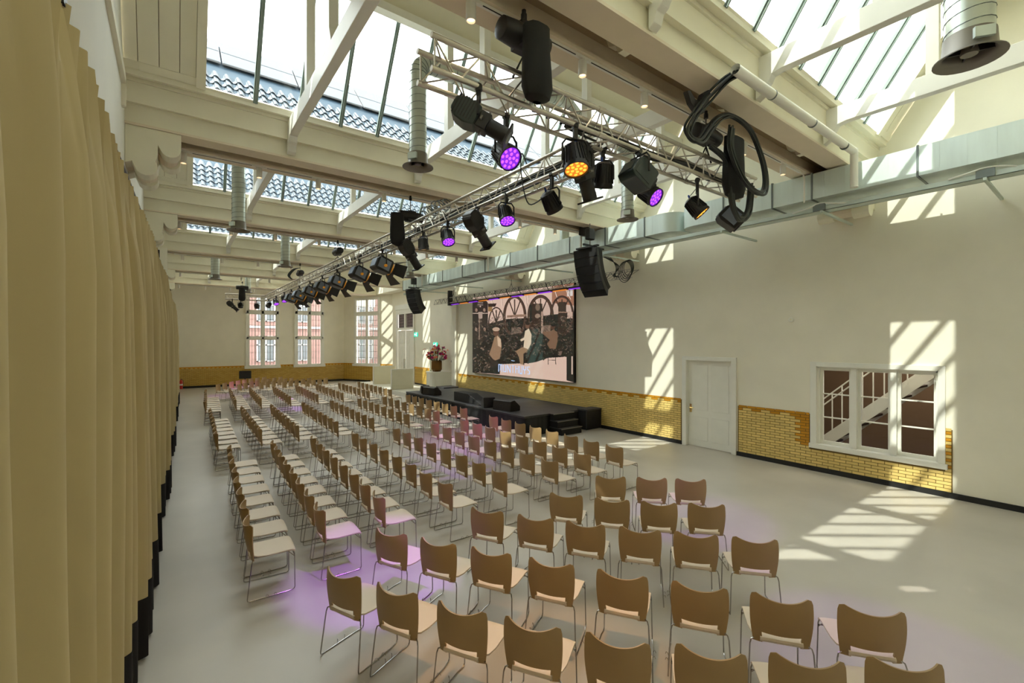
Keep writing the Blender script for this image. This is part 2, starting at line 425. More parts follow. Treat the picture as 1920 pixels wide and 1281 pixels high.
# ---- interior window (right wall) and the stairwell behind it
W1 = struct(MB().box(XR - .045, XR + .02, 1.89, 1.99, .50, 2.36).box(XR - .045, XR + .02, 3.93, 4.05, .50, 2.36)
            .box(XR - .045, XR + .02, 1.99, 3.93, 2.26, 2.36).box(XR - .06, XR + .02, 1.86, 4.07, .50, .60).build('window_10', M['white'], bevel=.004))
MB().box(XR - .0, XR + .25, 1.99, 2.02, .60, 2.26).box(XR, XR + .25, 3.90, 3.93, .60, 2.26).box(XR, XR + .25, 1.99, 3.93, 2.23, 2.26).box(XR, XR + .25, 1.99, 3.93, .57, .60).build('reveal', M['white'], W1)
for y in (2.64, 3.28):
    MB().box(XR + .01, XR + .16, y - .05, y + .05, .6, 2.24).build('mullion', M['white'], W1)
for y0, y1 in ((2.02, 2.59), (2.69, 3.23), (3.33, 3.90)):
    f = MB().box(XR + .10, XR + .15, y0, y0 + .05, .6, 2.23).box(XR + .10, XR + .15, y1 - .05, y1, .6, 2.23).box(XR + .10, XR + .15, y0 + .05, y1 - .05, .6, .67).box(XR + .10, XR + .15, y0 + .05, y1 - .05, 2.18, 2.23).build('sash', M['white'], W1)
    hh = (2.18 - .67) / 3
    for k in range(3):
        MB().box(XR + .12, XR + .125, y0 + .05, y1 - .05, .67 + hh * k, .67 + hh * (k + 1)).build('pane', M['wglass'], f)
    for k in (1, 2): MB().box(XR + .105, XR + .145, y0 + .05, y1 - .05, .67 + hh * k - .012, .67 + hh * k + .012).build('glazing_bar', M['white'], f)
sw = MB()
sw.box(XR + .25, 15.2, -1.5, -1.4, -.2, 4.2).box(XR + .25, 15.2, 9.0, 9.1, -.2, 4.2).box(15.1, 15.2, -1.5, 9.1, -.2, 4.2).box(XR + .25, 15.2, -1.5, 9.1, 4.1, 4.2).box(XR + .251, XR + .27, -1.5, 1.9, 0, 4.1)
struct(sw.build('wall_stairwell', M['brown']))
struct(MB().box(XR + .25, 15.2, -1.5, 9.1, -.25, -.05).build('floor_stairwell', M['brownd']))
st = thing('staircase', 'white steel staircase with baluster railing seen through the interior window', 'staircase', (13.0, 3.0, 0), world=True)
def sl(y): return 1.15 + (3.40 - y) * 0.93      # stringer height line
for xs in (-.9 + 13.0, 13.0 + .2):
    MB().prism([(5.2, sl(5.2) - .16), (5.2, sl(5.2) + .16), (0.2, sl(.2) + .16), (.2, sl(.2) - .16)], 'x', xs, xs + .05).build('stringer', M['white'], st)
k = 0
y = 5.0
while y > .4:
    q = MB().box(12.13, 13.2, y - .13, y + .13, sl(y) - .02, sl(y) + .02).build('tread', M['brownd'], st); y -= .26
y = 5.1
while y > .4:
    q = MB().box(12.09, 12.11, y - .01, y + .01, sl(y) + .05, sl(y) + 1.0).build('baluster', M['white'], st); y -= .19
for dz in (1.0, .86):
    q = MB().tube([(12.10, 5.2, sl(5.2) + dz), (12.10, .3, sl(.3) + dz)], .016).build('handrail', M['white'], st)
sl_l = bpy.data.lights.new('stairwell_light', 'AREA'); sl_l.energy = 60; sl_l.size = 1.5; sl_l.color = (1, .93, .8)
so = bpy.data.objects.new('stairwell_light', sl_l); C.objects.link(so); so.location = (13.0, 2.5, 4.0)

# ---- door in the right wall
D1 = struct(MB().box(XR - .05, XR + .1, 5.67, 5.79, 0, 2.40).box(XR - .05, XR + .1, 7.03, 7.15, 0, 2.40).box(XR - .05, XR + .1, 5.79, 7.03, 2.30, 2.40)
            .box(XR + .1, XR + .24, 5.77, 5.80, 0, 2.34).box(XR + .1, XR + .24, 7.02, 7.05, 0, 2.34).build('door_1', M['white'], bevel=.004))
lf = MB().box(XR + .06, XR + .10, 5.79, 7.03, .015, 2.30).build('door_leaf', M['white'], D1)
for (y0, y1) in ((5.90, 6.36), (6.46, 6.92)):
    for (z0, z1) in ((.18, .80), (.98, 2.18)):
        MB().box(XR + .052, XR + .062, y0, y1, z0, z1).build('door_panel', M['white'], lf, bevel=.006)
MB().tube([(XR + .06, 6.95, 1.03), (XR + .0, 6.95, 1.03), (XR + .0, 6.84, 1.03)], .01).box(XR + .05, XR + .058, 6.92, 6.98, .90, 1.12).build('handle', M['brass'], lf, label='brass lever handle')

# ---- double door with louvred transom in the recessed wall
D2 = struct(MB().box(XR2 - .06, XR2 + .1, 25.78, 25.93, .2, 4.85).box(XR2 - .06, XR2 + .1, 28.38, 28.53, .2, 4.85).box(XR2 - .06, XR2 + .1, 25.93, 28.38, 3.52, 3.68)
            .box(XR2 - .06, XR2 + .1, 25.93, 28.38, 4.55, 4.85).box(XR2 - .04, XR2 + .1, 27.05, 27.27, 3.68, 4.55).box(XR2 - .10, XR2 + .1, 25.7, 28.6, 4.85, 5.15).build('door_2', M['white']))
for a, b in ((25.95, 27.14), (27.17, 28.36)):
    lf = MB().box(XR2 + .02, XR2 + .07, a, b, .22, 3.5).build('door_leaf', M['white'], D2)
    for p0, p1 in ((a + .10, a + .52), (b - .52, b - .10)):
        MB().box(XR2 + .005, XR2 + .02, p0, p1, .4, 2.5).build('door_panel', M['white'], lf, bevel=.006)
        MB().box(XR2 + .005, XR2 + .02, p0, p1, 2.65, 3.35).build('door_panel', M['white'], lf, bevel=.006)
    MB().tube([(XR2 - .05, 27.1 if a < 27 else 27.25, 1.0), (XR2 - .05, 27.1 if a < 27 else 27.25, 1.7)], .015).build('pull_bar', M['grey'], lf)
for a, b in ((25.97, 27.05), (27.27, 28.34)):
    lv = MB().box(XR2 + .06, XR2 + .09, a, b, 3.68, 4.55).build('louvre', M['louvre'], D2)
    for k in range(9): MB().box(XR2 + .0, XR2 + .055, a + .06, b - .06, 3.74 + k * .09, 3.765 + k * .09).build('slat', M['pinkl'], lv)

# ---- tall windows at the far end
def tall_window(name, T, x0, x1, z0, z1):
    f = MB(); f.T = T; d0, d1 = -.06, .12; t = .12
    f.box(x0 - .05, x0 + t, d0, d1, z0, z1).box(x1 - t, x1 + .05, d0, d1, z0, z1).box(x0 + t, x1 - t, d0, d1, z1 - t, z1).box(x0 - .12, x1 + .12, d0 - .08, d1, z0 - .12, z0 + .04)
    xm = (x0 + x1) / 2; H_ = z1 - z0; za = z0 + .42 * H_ * .95; zb = z0 + .76 * H_
    f.box(xm - .07, xm + .07, d0, d1, z0, z1).box(x0, x1, d0, d1, za - .07, za + .07).box(x0, x1, d0, d1, zb - .09, zb + .09)
    o = struct(f.build(name, M['white']))
    for (a, b) in ((x0 + t, xm - .07), (xm + .07, x1 - t)):
        for (c, d, n) in ((z0 + .04, za - .07, 4), (za + .07, zb - .09, 4), (zb + .09, z1 - t, 2)):
            s_ = MB(); s_.T = T; s_.box(a, a + .05, -.02, .06, c, d).box(b - .05, b, -.02, .06, c, d).box(a, b, -.02, .06, c, c + .05).box(a, b, -.02, .06, d - .05, d)
            s_ = s_.build('sash', M['white'], o)
            for i in range(1, 4):
                x = a + (b - a) * i / 4; m_ = MB(); m_.T = T; m_.box(x - (.018 if i == 2 else .008), x + (.018 if i == 2 else .008), 0, .03, c + .05, d - .05).build('glazing_bar', M['grey'] if i != 2 else M['steel'], s_)
            for i in range(1, n):
                z = c + (d - c) * i / n; m_ = MB(); m_.T = T; m_.box(a + .05, b - .05, 0, .03, z - .009, z + .009).build('glazing_bar', M['grey'], s_)
            m_ = MB(); m_.T = T; m_.box(a + .05, b - .05, .035, .04, c + .05, d - .05).build('pane', M['wglass'], s_)
tall_window('window_7', Matrix.Translation((0, YF, 0)), *WB[0])
tall_window('window_8', Matrix.Translation((0, YF, 0)), *WB[1])
tall_window('window_9', Matrix.Translation(A0) @ Matrix.Rotation(ang, 4, 'Z'), *w3)

# ================================================================== ROOF: double beams, skylights, ties
ordb = ['behind', 'nearest the camera', 'second from the camera', 'third from the camera', 'fourth from the camera', 'fifth from the camera', 'farthest from the camera']
TX = [1.65, 4.0, 6.3, 8.6]
for i, p in enumerate(PN):
    x0, x1 = XL, XR
    zs = ZS
    t = thing('double_beam', f'cream painted double roof beam spanning the hall, {ordb[i]}' if i else 'cream painted double roof beam behind the camera', 'roof beam', (x0, p, zs), world=True)
    # near girder and far girder: bottom flange, recessed web, overhanging fascia with cap ledge
    for (a, b, s_) in ((p, p + .32, 1), (p + .60, p + .93, -1)):
        g = MB()
        g.box(x0, x1, a, b, zs, zs + .035)
        if s_ > 0: g.box(x0, x1, a + .06, b - .08, zs + .035, 6.30)
        else: g.box(x0, x1, a + .08, b - .06, zs + .035, 6.30)
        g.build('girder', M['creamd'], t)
    fz = MB().box(x0, x1, p - .02, p + .07, 6.27, 6.62).box(x0, x1, p - .05, p + .07, 6.56, 6.62).box(x0, x1, p - .10, p + .12, 6.62, 6.70).box(x0, x1, p - .03, p - .02, 6.262, 6.29)
    fz.build('fascia', M['cream'], t)
    fz = MB().box(x0, x1, p + .86, p + .95, 6.27, 6.62).box(x0, x1, p + .81, p + 1.03, 6.62, 6.70); fz.build('fascia', M['cream'], t)
    # web painted cream on the side seen from below
    MB().box(x0, x1, p + .055, p + .075, zs + .035, 6.30).build('web_board', M['cream'], t)
    MB().box(x0, x1, p + .24, p + .68, 6.22, 6.26).build('gap_board', M['crevice'], t)
    MB().box(x0, x1, p + .05, p + 1.16, 6.64, 6.74).build('gutter_base', M['cream'], t)
    # carved stub ends between the girders
    for x in TX:
        MB().prism([(p + .24, 6.24), (p + .60, 6.24), (p + .56, 6.12), (p + .46, 6.08), (p + .42, 5.98), (p + .34, 5.98), (p + .33, 6.08), (p + .28, 6.14)], 'x', x - .06, x + .06).build('stub', M['cream'], t)
# corbels on both walls
def corbel(prof_dir, x0, p, label):
    s_ = prof_dir
    def scroll(cx, cz, r, a0, a1, n=8): return [(cx + r * math.cos(R(a0 + (a1 - a0) * k / n)), cz + r * math.sin(R(a0 + (a1 - a0) * k / n))) for k in range(n + 1)]
    # profile in (d, z): d distance from the wall
    pts = [(0, 0), (.66, 0)] + [(.66, -.20)] + scroll(.53, -.24, .13, 0, -150) + [(.38, -.23), (.37, -.42)] + scroll(.24, -.56, .14, 40, -140) + [(.08, -.52), (0, -.56)]
    poly = [(x0 + s_ * (d + .001), ZS - .002 + z) for d, z in pts]
    t = thing('corbel', label, 'corbel', (x0, p, ZS - .7), world=True)
    for (a, b) in ((p + .02, p + .30), (p + .62, p + .90)):
        MB().prism(poly, 'y', a, b).build('bracket', M['cream'], t, bevel=.006)
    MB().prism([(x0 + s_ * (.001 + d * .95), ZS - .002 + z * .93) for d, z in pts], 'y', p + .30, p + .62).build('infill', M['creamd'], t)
for i, p in enumerate(PN):
    if i in (0, 4): continue
    corbel(1, XL, p, f'scrolled cream corbel on the curtain side under the roof beam {ordb[i]}')
    if i < 5: corbel(-1, XR, p, f'scrolled cream corbel on the stage side wall under the roof beam {ordb[i]}')

GX0, GX1 = 0.41, 10.5
SLT = 1.545
slope = math.atan(SLT)
def gp(yc, s):        # point on the glazing plane, s metres up the slope
    return (yc - s * math.cos(slope), 6.67 + s * math.sin(slope))
for i in range(1, len(PN)):
    yc = PN[i] - .15; yp = PN[i - 1] + 1.08
    smax = 1.10 / math.cos(slope); sr = 1.72 / math.cos(slope)
    n = (math.sin(slope), math.cos(slope))
    def slab(mb, xa, xb, s0, s1, d0, d1):
        a, b = gp(yc, s0), gp(yc, s1)
        mb.prism([(a[0] + n[0] * d0, a[1] + n[1] * d0), (b[0] + n[0] * d0, b[1] + n[1] * d0), (b[0] + n[0] * d1, b[1] + n[1] * d1), (a[0] + n[0] * d1, a[1] + n[1] * d1)], 'x', xa, xb)
        return mb
    # opaque upper part and the south slope
    c = MB(); slab(c, XL, XR, smax, sr, 0, .12)
    struct(c.build('ceiling', M['cream'])); c = MB()
    rg = gp(yc, sr)
    c.prism([(yp, 6.72), (rg[0], rg[1] - .05), (rg[0], rg[1] + .04), (yp - .05, 6.80)], 'x', XL, XR)
    struct(c.build('ceiling', M['cream']))
    sk = MB()
    slab(sk, GX0 - .12, GX0, 0, smax, -.06, .10); slab(sk, GX1, GX1 + .12, 0, smax, -.06, .10)
    slab(sk, GX0, GX1, -.02, .035, -.01, .10); slab(sk, GX0, GX1, smax - .08, smax, -.06, .10)
    sk.box(XL, XR, yc - .01, yc + .05, 6.6, 6.71)
    sk = struct(sk.build(f'window_{i}', M['cream']))
    nb = 15; dx = (GX1 - GX0) / nb
    for k in range(nb):
        slab(MB(), GX0 + dx * k + .01, GX0 + dx * (k + 1) - .01, .06, smax - .08, .03, .036).build('pane', M['glass'], sk)
        if k: 
            m_ = MB(); x = GX0 + dx * k; slab(m_, x - .034, x + .034, .0, smax - .06, -.02, .03); slab(m_, x - .012, x + .012, .0, smax - .06, -.045, -.02); m_.build('glazing_bar', M['steel'], sk)
    # boarded strips at both ends
    for (xa, xb, nm) in ((XL - .08, GX0 - .12, 'left'), (GX1 + .12, XR + .08, 'right')):
        bo = struct(slab(MB(), xa, xb, -.06, smax, .05, .10).build(f'trim_{i}', M['crevice']))
        x = xa; k = 0
        while x < xb - .02:
            xe = min(xb, x + .24); slab(MB(), x + .004, xe - .004, -.02, smax, -.0 - .004 * (k % 2), .05).build('plank', M['cream'], bo); x = xe; k += 1
        slab(MB(), xa, xb, .03, .13, -.03, .0).build('rail', M['cream'], bo)
    # south slope of the same bay, as seen through the skylight before it: tiles, dark band, solar panels
    if i >= 3:
        sa = Vector((0, rg[0] - yp, rg[1] - 6.78)); Ls = sa.length; sa.normalize(); nn = Vector((0, -sa.z, sa.y))
        def sp_(x, s, h): return (x, yp - .05 + sa.y * s + nn.y * h, 6.84 + sa.z * s + nn.z * h)
        def qslab(mb, xa, xb, s0, s1, h0, h1):
            v = [sp_(x, s, h) for x in (xa, xb) for s in (s0, s1) for h in (h0, h1)]
            return mb._add(v, [(0, 1, 3, 2), (4, 6, 7, 5), (0, 4, 5, 1), (2, 3, 7, 6), (0, 2, 6, 4), (1, 5, 7, 3)])
        base = struct(qslab(MB(), XL - .2, XR + .2, 0, Ls, -.02, .02).build('roof_deck', M['dark']))
        # one pantile, instanced
        tw, tl = .20, .30; ncr = 6; nt_ = int((XR + .2 - XL + .2) / tw)
        G = [[(tw * a / 6 * 1.0, (b * tl * 1.08), .035 * math.sin(2 * PI * a / 6 * .92 + .6) + (.045 if b == 0 else .012)) for b in range(2)] for a in range(7)]
        def place(a, b, c_): return Matrix(((1, 0, 0, a), (0, sa.y, nn.y, 0), (0, sa.z, nn.z, 0), (0, 0, 0, 1)))
        if i == 3: me = MB().grid(G, .012).mesh('roof_tile', M['tile'], smooth=True)
        cells = [(a, b) for b in range(ncr) for a in range(nt_)]
        rot = Matrix(((1, 0, 0), (0, sa.y, nn.y), (0, sa.z, nn.z))).to_4x4()
        inst = cells[:300] if i == 3 else []
        for (a, b) in inst:
            o = link('roof_tile', me, base); o.matrix_basis = Matrix.Translation(sp_(XL - .2 + a * tw, .06 + b * tl, .02)) @ rot
        rest = MB()
        for (a, b) in cells[len(inst):]:
            rest.T = Matrix.Translation(sp_(XL - .2 + a * tw, .06 + b * tl, .02)) @ rot; rest.grid(G)
        stuff(rest.build('roof_tiling', M['tile'], base, smooth=True))
        if i == 3:
            s0 = 2.30; ph_ = (Ls - s0) / 2
            for r_ in range(2):
                for k in range(8):
                    xa = XL - .1 + k * 1.47
                    lab = f'pale solar panel seen through the nearest skylight, {"lower" if r_ == 0 else "upper"} row, {ordn(k)} from the left'
                    th_ = thing('solar_panel', lab, 'solar panel', sp_(xa, s0 + r_ * ph_, .08), group='solar panels on the tiled roof', world=True)
                    qslab(MB(), xa + .015, xa + 1.455, s0 + r_ * ph_ + .01, s0 + (r_ + 1) * ph_ - .01, .08, .11).build('frame', M['pvf'], th_)
                    qslab(MB(), xa + .03, xa + 1.44, s0 + r_ * ph_ + .025, s0 + (r_ + 1) * ph_ - .025, .105, .115).build('cell_sheet', M['pv'], th_)
struct(MB().box(XL - .2, XR + .3, PN[6] + .9, 33.75, 6.62, 6.8).box(XL - .2, XR + .3, YB - .2, PN[0] + .1, 6.62, 6.8).build('ceiling', M['cream']))
# tie beams with posts under each skylight
for i in range(1, len(PN)):
    yc = PN[i] - .15; ya = PN[i - 1] + .95; yb = PN[i] + .02
    for j, x in enumerate(TX):
        if i == 1 and False: continue
        lab = f'white tie beam with posts under the skylight before the roof beam {ordb[i]}, {ordn(j)} from the curtain side'
        t = thing('tie_beam', lab, 'tie beam', (x, (ya + yb) / 2, 6.25), world=True)
        prof = [(ya, 6.57), (yb, 6.57), (yb, 6.02), (yb - .07, 6.06), (yb - .10, 6.16), (yb - .16, 6.20), (yb - .20, 6.28), (yb - .32, 6.30), (ya + .32, 6.30), (ya + .20, 6.28), (ya + .16, 6.20), (ya + .10, 6.16), (ya + .07, 6.06), (ya, 6.02)]
        MB().prism(prof, 'x', x - .065, x + .065).build('beam', M['white'], t, bevel=.005)
        zt = lambda y: 6.75 + SLT * (yc - y)
        yq = yc - 1.16
        MB().box(x - .06, x + .06, yq - .07, yq + .07, 6.5, 8.25).build('post', M['white'], t)
        yk = yc - 2.35
        MB().prism([(yk - .16, 6.5), (yk + .16, 6.5), (yk + .14, 6.62), (yk + .07, 6.78), (yk + .07, 8.45), (yk - .07, 8.45), (yk - .07, 6.78), (yk - .14, 6.62)], 'x', x - .06, x + .06).build('post', M['white'], t)
        MB().prism([(ya + .18, 6.5), (ya + .43, 6.5), (ya + 2.43, 8.60), (ya + 2.43, 8.83)], 'x', x - .05, x + .05).build('rafter', M['white'], t)
    pu = MB().box(XL, XR, yc - 1.26, yc - 1.10, 8.20, 8.33)
    tag(pu.build('purlin', M['white']), f'white purlin along the top of the skylight before the roof beam {ordb[i]}', 'purlin')

# ================================================================== TRACK LIGHTS
def spot_proto():
    t = thing('track_spotlight', 'x', 'spotlight')
    MB().box(-.05, .05, -.015, .015, -.03, 0).cyl((0, 0, -.03), (0, 0, -.05), .02).build('adapter', M['white'], t)
    MB().lathe([(.045, 0), (.047, .004), (.047, .165), (.044, .17), (.040, .17), (.038, .14)], (0, 0, -.05), (0, 0, -1), 16).build('housing', M['white'], t, smooth=True)
    MB().lathe([(.001, .150), (.038, .150)], (0, 0, -.05), (0, 0, -1), 12, cap=False).build('lamp', M['bulb'], t)
    return t
sp0 = spot_proto(); used = False
rows_x = {1: [2.19, 3.63, 4.72, 5.9, 7.2, 8.6], 2: [.15, 1.25, 2.25, 3.55, 4.75, 5.95, 7.15, 8.35], 3: [.15, 1.3, 2.4, 3.6, 4.8, 6.0, 7.2, 8.4], 4: [.3, 1.5, 2.7, 3.9, 5.1, 6.3, 7.5], 5: [.3, 1.5, 2.7, 3.9, 5.1, 6.3, 7.5], 6: [.3, 1.5, 2.7, 3.9, 5.1, 6.3]}
for i, xs in rows_x.items():
    y = PN[i] + .66; z = ZS
    r_ = MB().box(max(XL + .6, xs[0] - .4), 9.3, y - .018, y + .018, z - .035, z)
    ra = tag(r_.build('lighting_track', M['white']), f'white lighting track under the roof beam {ordb[i]}', 'lighting track')
    m_ = MB()
    for k in range(len(xs) - 1): m_.box(xs[k] + .12, xs[k + 1] - .12, y - .0185, y - .010, z - .036, z - .030)
    m_.build('slot', M['blk'], ra)
    for k, x in enumerate(xs):
        lab = f'white cylinder spotlight, {ordn(k)} from the curtain side on the track {ordb[i]}'
        if not used: o = sp0; o.location = (x, y, z - .0); o['label'] = lab; used = True
        else: o = dup(sp0, (x, y, z), 0, lab)
        o['group'] = 'white cylinder track spotlights'
# real light of the nearest ones
for x in (2.19, 3.63, 4.72, 8.6):
    l = bpy.data.lights.new('track_light', 'SPOT'); l.energy = 6; l.spot_size = R(70); l.color = (1, .75, .5); l.shadow_soft_size = .03
    o = bpy.data.objects.new('track_light', l); C.objects.link(o); o.location = (x, PN[1] + .66, ZS - .24)

# ================================================================== VENTILATION
duct = thing('rectangular_duct', 'long galvanised rectangular air duct along the stage side wall', 'duct', (10.0, 10, 5.45), world=True)
DX0, DX1, DZ0, DZ1 = 9.55, 10.45, 5.45, 5.92
def duct_seg(y0, y1, rnd0=0, rnd1=0):
    pts = []
    if rnd0:
        for k in range(7): a = R(90 * k / 6); pts.append((DX0 + rnd0 - rnd0 * math.cos(R(90) - a), y0 + rnd0 - rnd0 * math.sin(R(90) - a)))
        pts = [(DX0 + rnd0 * (1 - math.sin(R(90 * k / 6))), y0 + rnd0 * (1 - math.cos(R(90 * k / 6)))) for k in range(7)]
    else: pts = [(DX0, y0)]
    if rnd1: pts += [(DX0 + rnd1 * (1 - math.cos(R(90 * k / 6))), y1 - rnd1 * (1 - math.sin(R(90 * k / 6)))) for k in range(7)]
    else: pts += [(DX0, y1)]
    pts += [(DX1, y1), (DX1, y0)]
    return MB().prism(pts, 'z', DZ0, DZ1)
ysegs = [-1.5, .35, 1.95, 3.45, 4.15, 5.15, 6.25]
for a, b in zip(ysegs, ysegs[1:]): duct_seg(a, b, rnd1=.35 if b == 6.25 else 0).build('duct_section', M['galv'], duct, smooth=True)
duct_seg(6.3, 7.2, rnd0=.45).build('duct_section', M['galv'], duct, smooth=True)
ys2 = [7.2, 8.5, 9.9, 11.4, 12.9, 14.5, 16.2, 17.9, 19.2, 20.6, 22.2]
for a, b in zip(ys2, ys2[1:]): duct_seg(a, b).build('duct_section', M['galv'], duct)
for y in ysegs[1:-1] + ys2:
    MB().box(DX0 - .018, DX1 + .018, y - .014, y + .014, DZ0 - .018, DZ1 + .018).build('flange', M['galvd'], duct)
# stiffening creases
m_ = MB(); y = -1.4
while y < 22:
    if not any(abs(y - f) < .12 for f in ysegs + ys2) and not 5.9 < y < 6.8: m_.box(DX0 - .003, DX0, y - .008, y + .008, DZ0 + .01, DZ1 - .01)
    y += .31
m_.build('crease', M['galv'], duct)
tray = thing('cable_tray', 'galvanised cable tray with cables hanging under the rectangular duct', 'cable tray', (9.75, 10, 5.24), world=True)
MB().box(9.62, 9.64, -1.5, 22.3, 5.22, 5.30).box(9.86, 9.88, -1.5, 22.3, 5.22, 5.30).box(9.62, 9.88, -1.5, 22.3, 5.22, 5.225).build('tray_channel', M['tray'], tray)
for k in range(6):
    pts = [(9.66 + .03 * k + random.uniform(-.01, .01), y, 5.235 + .012 * (k % 3) + random.uniform(0, .03)) for y in np.arange(-1.5, 22, .7)]
    MB().tube(pts, .008, 5).build('cable', M['rubber'], tray)
for y in (1.2, 3.3, 5.2, 8.6, 11.4, 14.3, 17.1, 19.9):
    MB().box(9.55, 11.14, y - .02, y + .02, 5.17, 5.21).build('wall_bracket', M['tray'], tray)
for y in (1.2, 3.35): MB().box(9.585, 9.62, y - .10, y + .10, 5.22, 5.34).build('junction_box', M['galvd'], tray)
def loopc(pts, r, parent, m=M['rubber'], nm='cable'):
    return MB().tube(smooth_path(pts), r, 6).build(nm, m, parent, smooth=True)
def smooth_path(P, n=6):
    P = [Vector(p) for p in P]; out = []
    for i in range(len(P) - 1):
        p0 = P[max(i - 1, 0)]; p1 = P[i]; p2 = P[i + 1]; p3 = P[min(i + 2, len(P) - 1)]
        for k in range(n):
            t = k / n
            out.append(0.5 * ((2 * p1) + (p2 - p0) * t + (2 * p0 - 5 * p1 + 4 * p2 - p3) * t * t + (3 * p1 - p0 - 3 * p2 + p3) * t ** 3))
    out.append(P[-1]); return out
loopc([(9.61, 1.6, 5.30), (9.57, 1.35, 5.33), (9.60, 1.2, 5.36), (9.60, 1.0, 5.33), (9.66, .8, 5.26)], .012, tray, M['whitew'])
loopc([(9.60, 3.8, 5.27), (9.56, 3.5, 5.30), (9.60, 3.35, 5.36), (9.60, 3.1, 5.30), (9.66, 2.8, 5.25)], .012, tray, M['whitew'])
# coil of spare cable hanging under the tray
ck = thing('cable_coil', 'coil of black cable hanging under the cable tray beside the near line array', 'cable coil', (10.2, 8.4, 4.7), world=True)
for k in range(5):
    c0 = Vector((10.3 + .03 * k, 8.3 + .06 * k, 4.88 - .02 * k)); a = .22 + .02 * k
    pts = [(c0.x, c0.y + .8 * a * math.cos(t), c0.z + a * math.sin(t)) for t in np.linspace(0, 2 * PI, 20)[:-1]]
    MB().tube(pts, .010, 5, closed=True).build('loop', M['rubber'], ck, smooth=True)
for k in range(4): loopc([(9.8, 8.75 + .05 * k, 5.235), (10.05, 8.75 + .05 * k, 5.2), (10.25, 8.72 - .04 * k, 4.95), (10.3, 8.78 + .03 * k, 4.72), (10.32, 8.65, 4.66)], .011, ck)
# spiral ducts with flared nozzles
def spiral(label, x, y, zm, zt, r):
    t = thing('spiral_duct', label, 'duct', (x, y, zm), group='hanging spiral ducts')
    fl = .08 if r > .15 else .10
    MB().lathe([(r, .16), (r, zt - zm)], (0, 0, 0), (0, 0, 1), 24, cap=False).build('pipe', M['spiral'], t, smooth=True)
    k = 0; m_ = MB(); z = .25
    n_ = int((zt - zm - .2) / .11)
    pts = [((r + .002) * math.cos(a), (r + .002) * math.sin(a), .2 + .11 * a / (2 * PI)) for a in np.linspace(0, 2 * PI * n_, 18 * n_)]
    pts = [(px, py, pz) for px, py, pz in pts]
    pts2 = [((r + .002) * math.cos(a), (r + .002) * math.sin(a), .2 + .11 * a / (2 * PI)) for a in np.linspace(0, 2 * PI * n_, 18 * n_)]
    m_.tube(pts2, .004, 4); m_.build('seam', M['galvd'], t)
    MB().lathe([(r + .01, .20), (r + .02, .05), (r + .03, .03), (r + fl, .0), (r + fl, -.008), (r + .02, .02), (r - .005, .06), (r - .005, .19)], (0, 0, 0), (0, 0, 1), 28, cap=False).build('nozzle', M['grey'], t, smooth=True)
    MB().lathe([(.001, .03), (.35 * r, .03), (.38 * r, .05), (.30 * r, .12), (.001, .12)], (0, 0, 0), (0, 0, 1), 18, cap=False).build('cone', M['grey'], t, smooth=True)
    v_ = MB()
    for a in range(4):
        v_.T = Matrix.Rotation(a * PI / 2 + .4, 4, 'Z'); v_.box(.3 * r, r, -.006, .006, .05, .13)
    v_.build('vane', M['blk'], t)
    MB().lathe([(.001, .17), (r - .006, .17)], (0, 0, 0), (0, 0, 1), 20, cap=False).build('damper', M['blk'], t)
    b_ = MB(); b_.T = Matrix.Rotation(R(215), 4, 'Z'); b_.box(r + .015, r + .05, -.07, .07, .07, .16); b_.build('junction_box', M['galv'], t)
    return t
rA = .13
sa_ = spiral('galvanised spiral duct hanging left of the near lighting truss', 2.98, 6.37, 5.44, 6.80, rA)
spiral('galvanised spiral duct hanging on the curtain side beyond the second roof beam', 1.2, 11.9, 5.30, 9.0, .135)
spiral('galvanised spiral duct hanging over the stage side above the near line array', 7.9, 6.4, 5.44, 6.80, rA)
spiral('large galvanised spiral duct nozzle at top right, closest to the camera', 5.75, .82, 5.35, 8.95, .17)
spiral('galvanised spiral duct hanging between the third and fourth roof beams, curtain side', 3.1, 17.1, 5.36, 8.76, .14)
spiral('galvanised spiral duct hanging between the fourth and fifth roof beams, curtain side', 1.42, 22.3, 5.36, 8.36, .15)
spiral('farthest galvanised spiral duct in front of the left end window', 3.25, 28.0, 5.42, 8.84, .14)
spiral('galvanised spiral duct hanging beyond the third beam above the far line array', 7.6, 17.0, 5.36, 8.66, .14)
run = thing('duct_run', 'galvanised spiral duct running across behind the near truss with bends', 'duct', (5.4, 6.37, 7.0), world=True)
path = smooth_path([(2.98, 6.37, 6.8), (3.0, 6.37, 6.93), (3.12, 6.37, 7.03), (3.4, 6.37, 7.05), (4.6, 6.37, 7.05), (5.0, 6.37, 7.06), (5.5, 6.37, 7.35), (6.0, 6.37, 7.38), (6.5, 6.37, 7.1), (7.0, 6.37, 7.0), (7.6, 6.38, 6.98), (7.82, 6.39, 6.92), (7.9, 6.4, 6.8)], 5)
MB().tube(path, rA, 20, caps=False).build('pipe', M['spiral'], run, smooth=True)
sm = MB()
for k in range(2, len(path) - 1, 2):
    d = (path[k + 1] - path[k - 1]).normalized(); sm.lathe([(rA + .004, -.006), (rA + .007, 0), (rA + .004, .006)], path[k], d, 20, cap=False)
sm.build('seam', M['galvd'], run)
ris = thing('riser_duct', 'galvanised spiral riser standing on the rectangular duct near the second beam', 'duct', (10.0, 10.6, 5.92), world=True)
MB().lathe([(.15, 0), (.15, 1.6)], (10.0, 10.6, 5.92), (0, 0, 1), 20, cap=False).build('pipe', M['spiral'], ris, smooth=True)
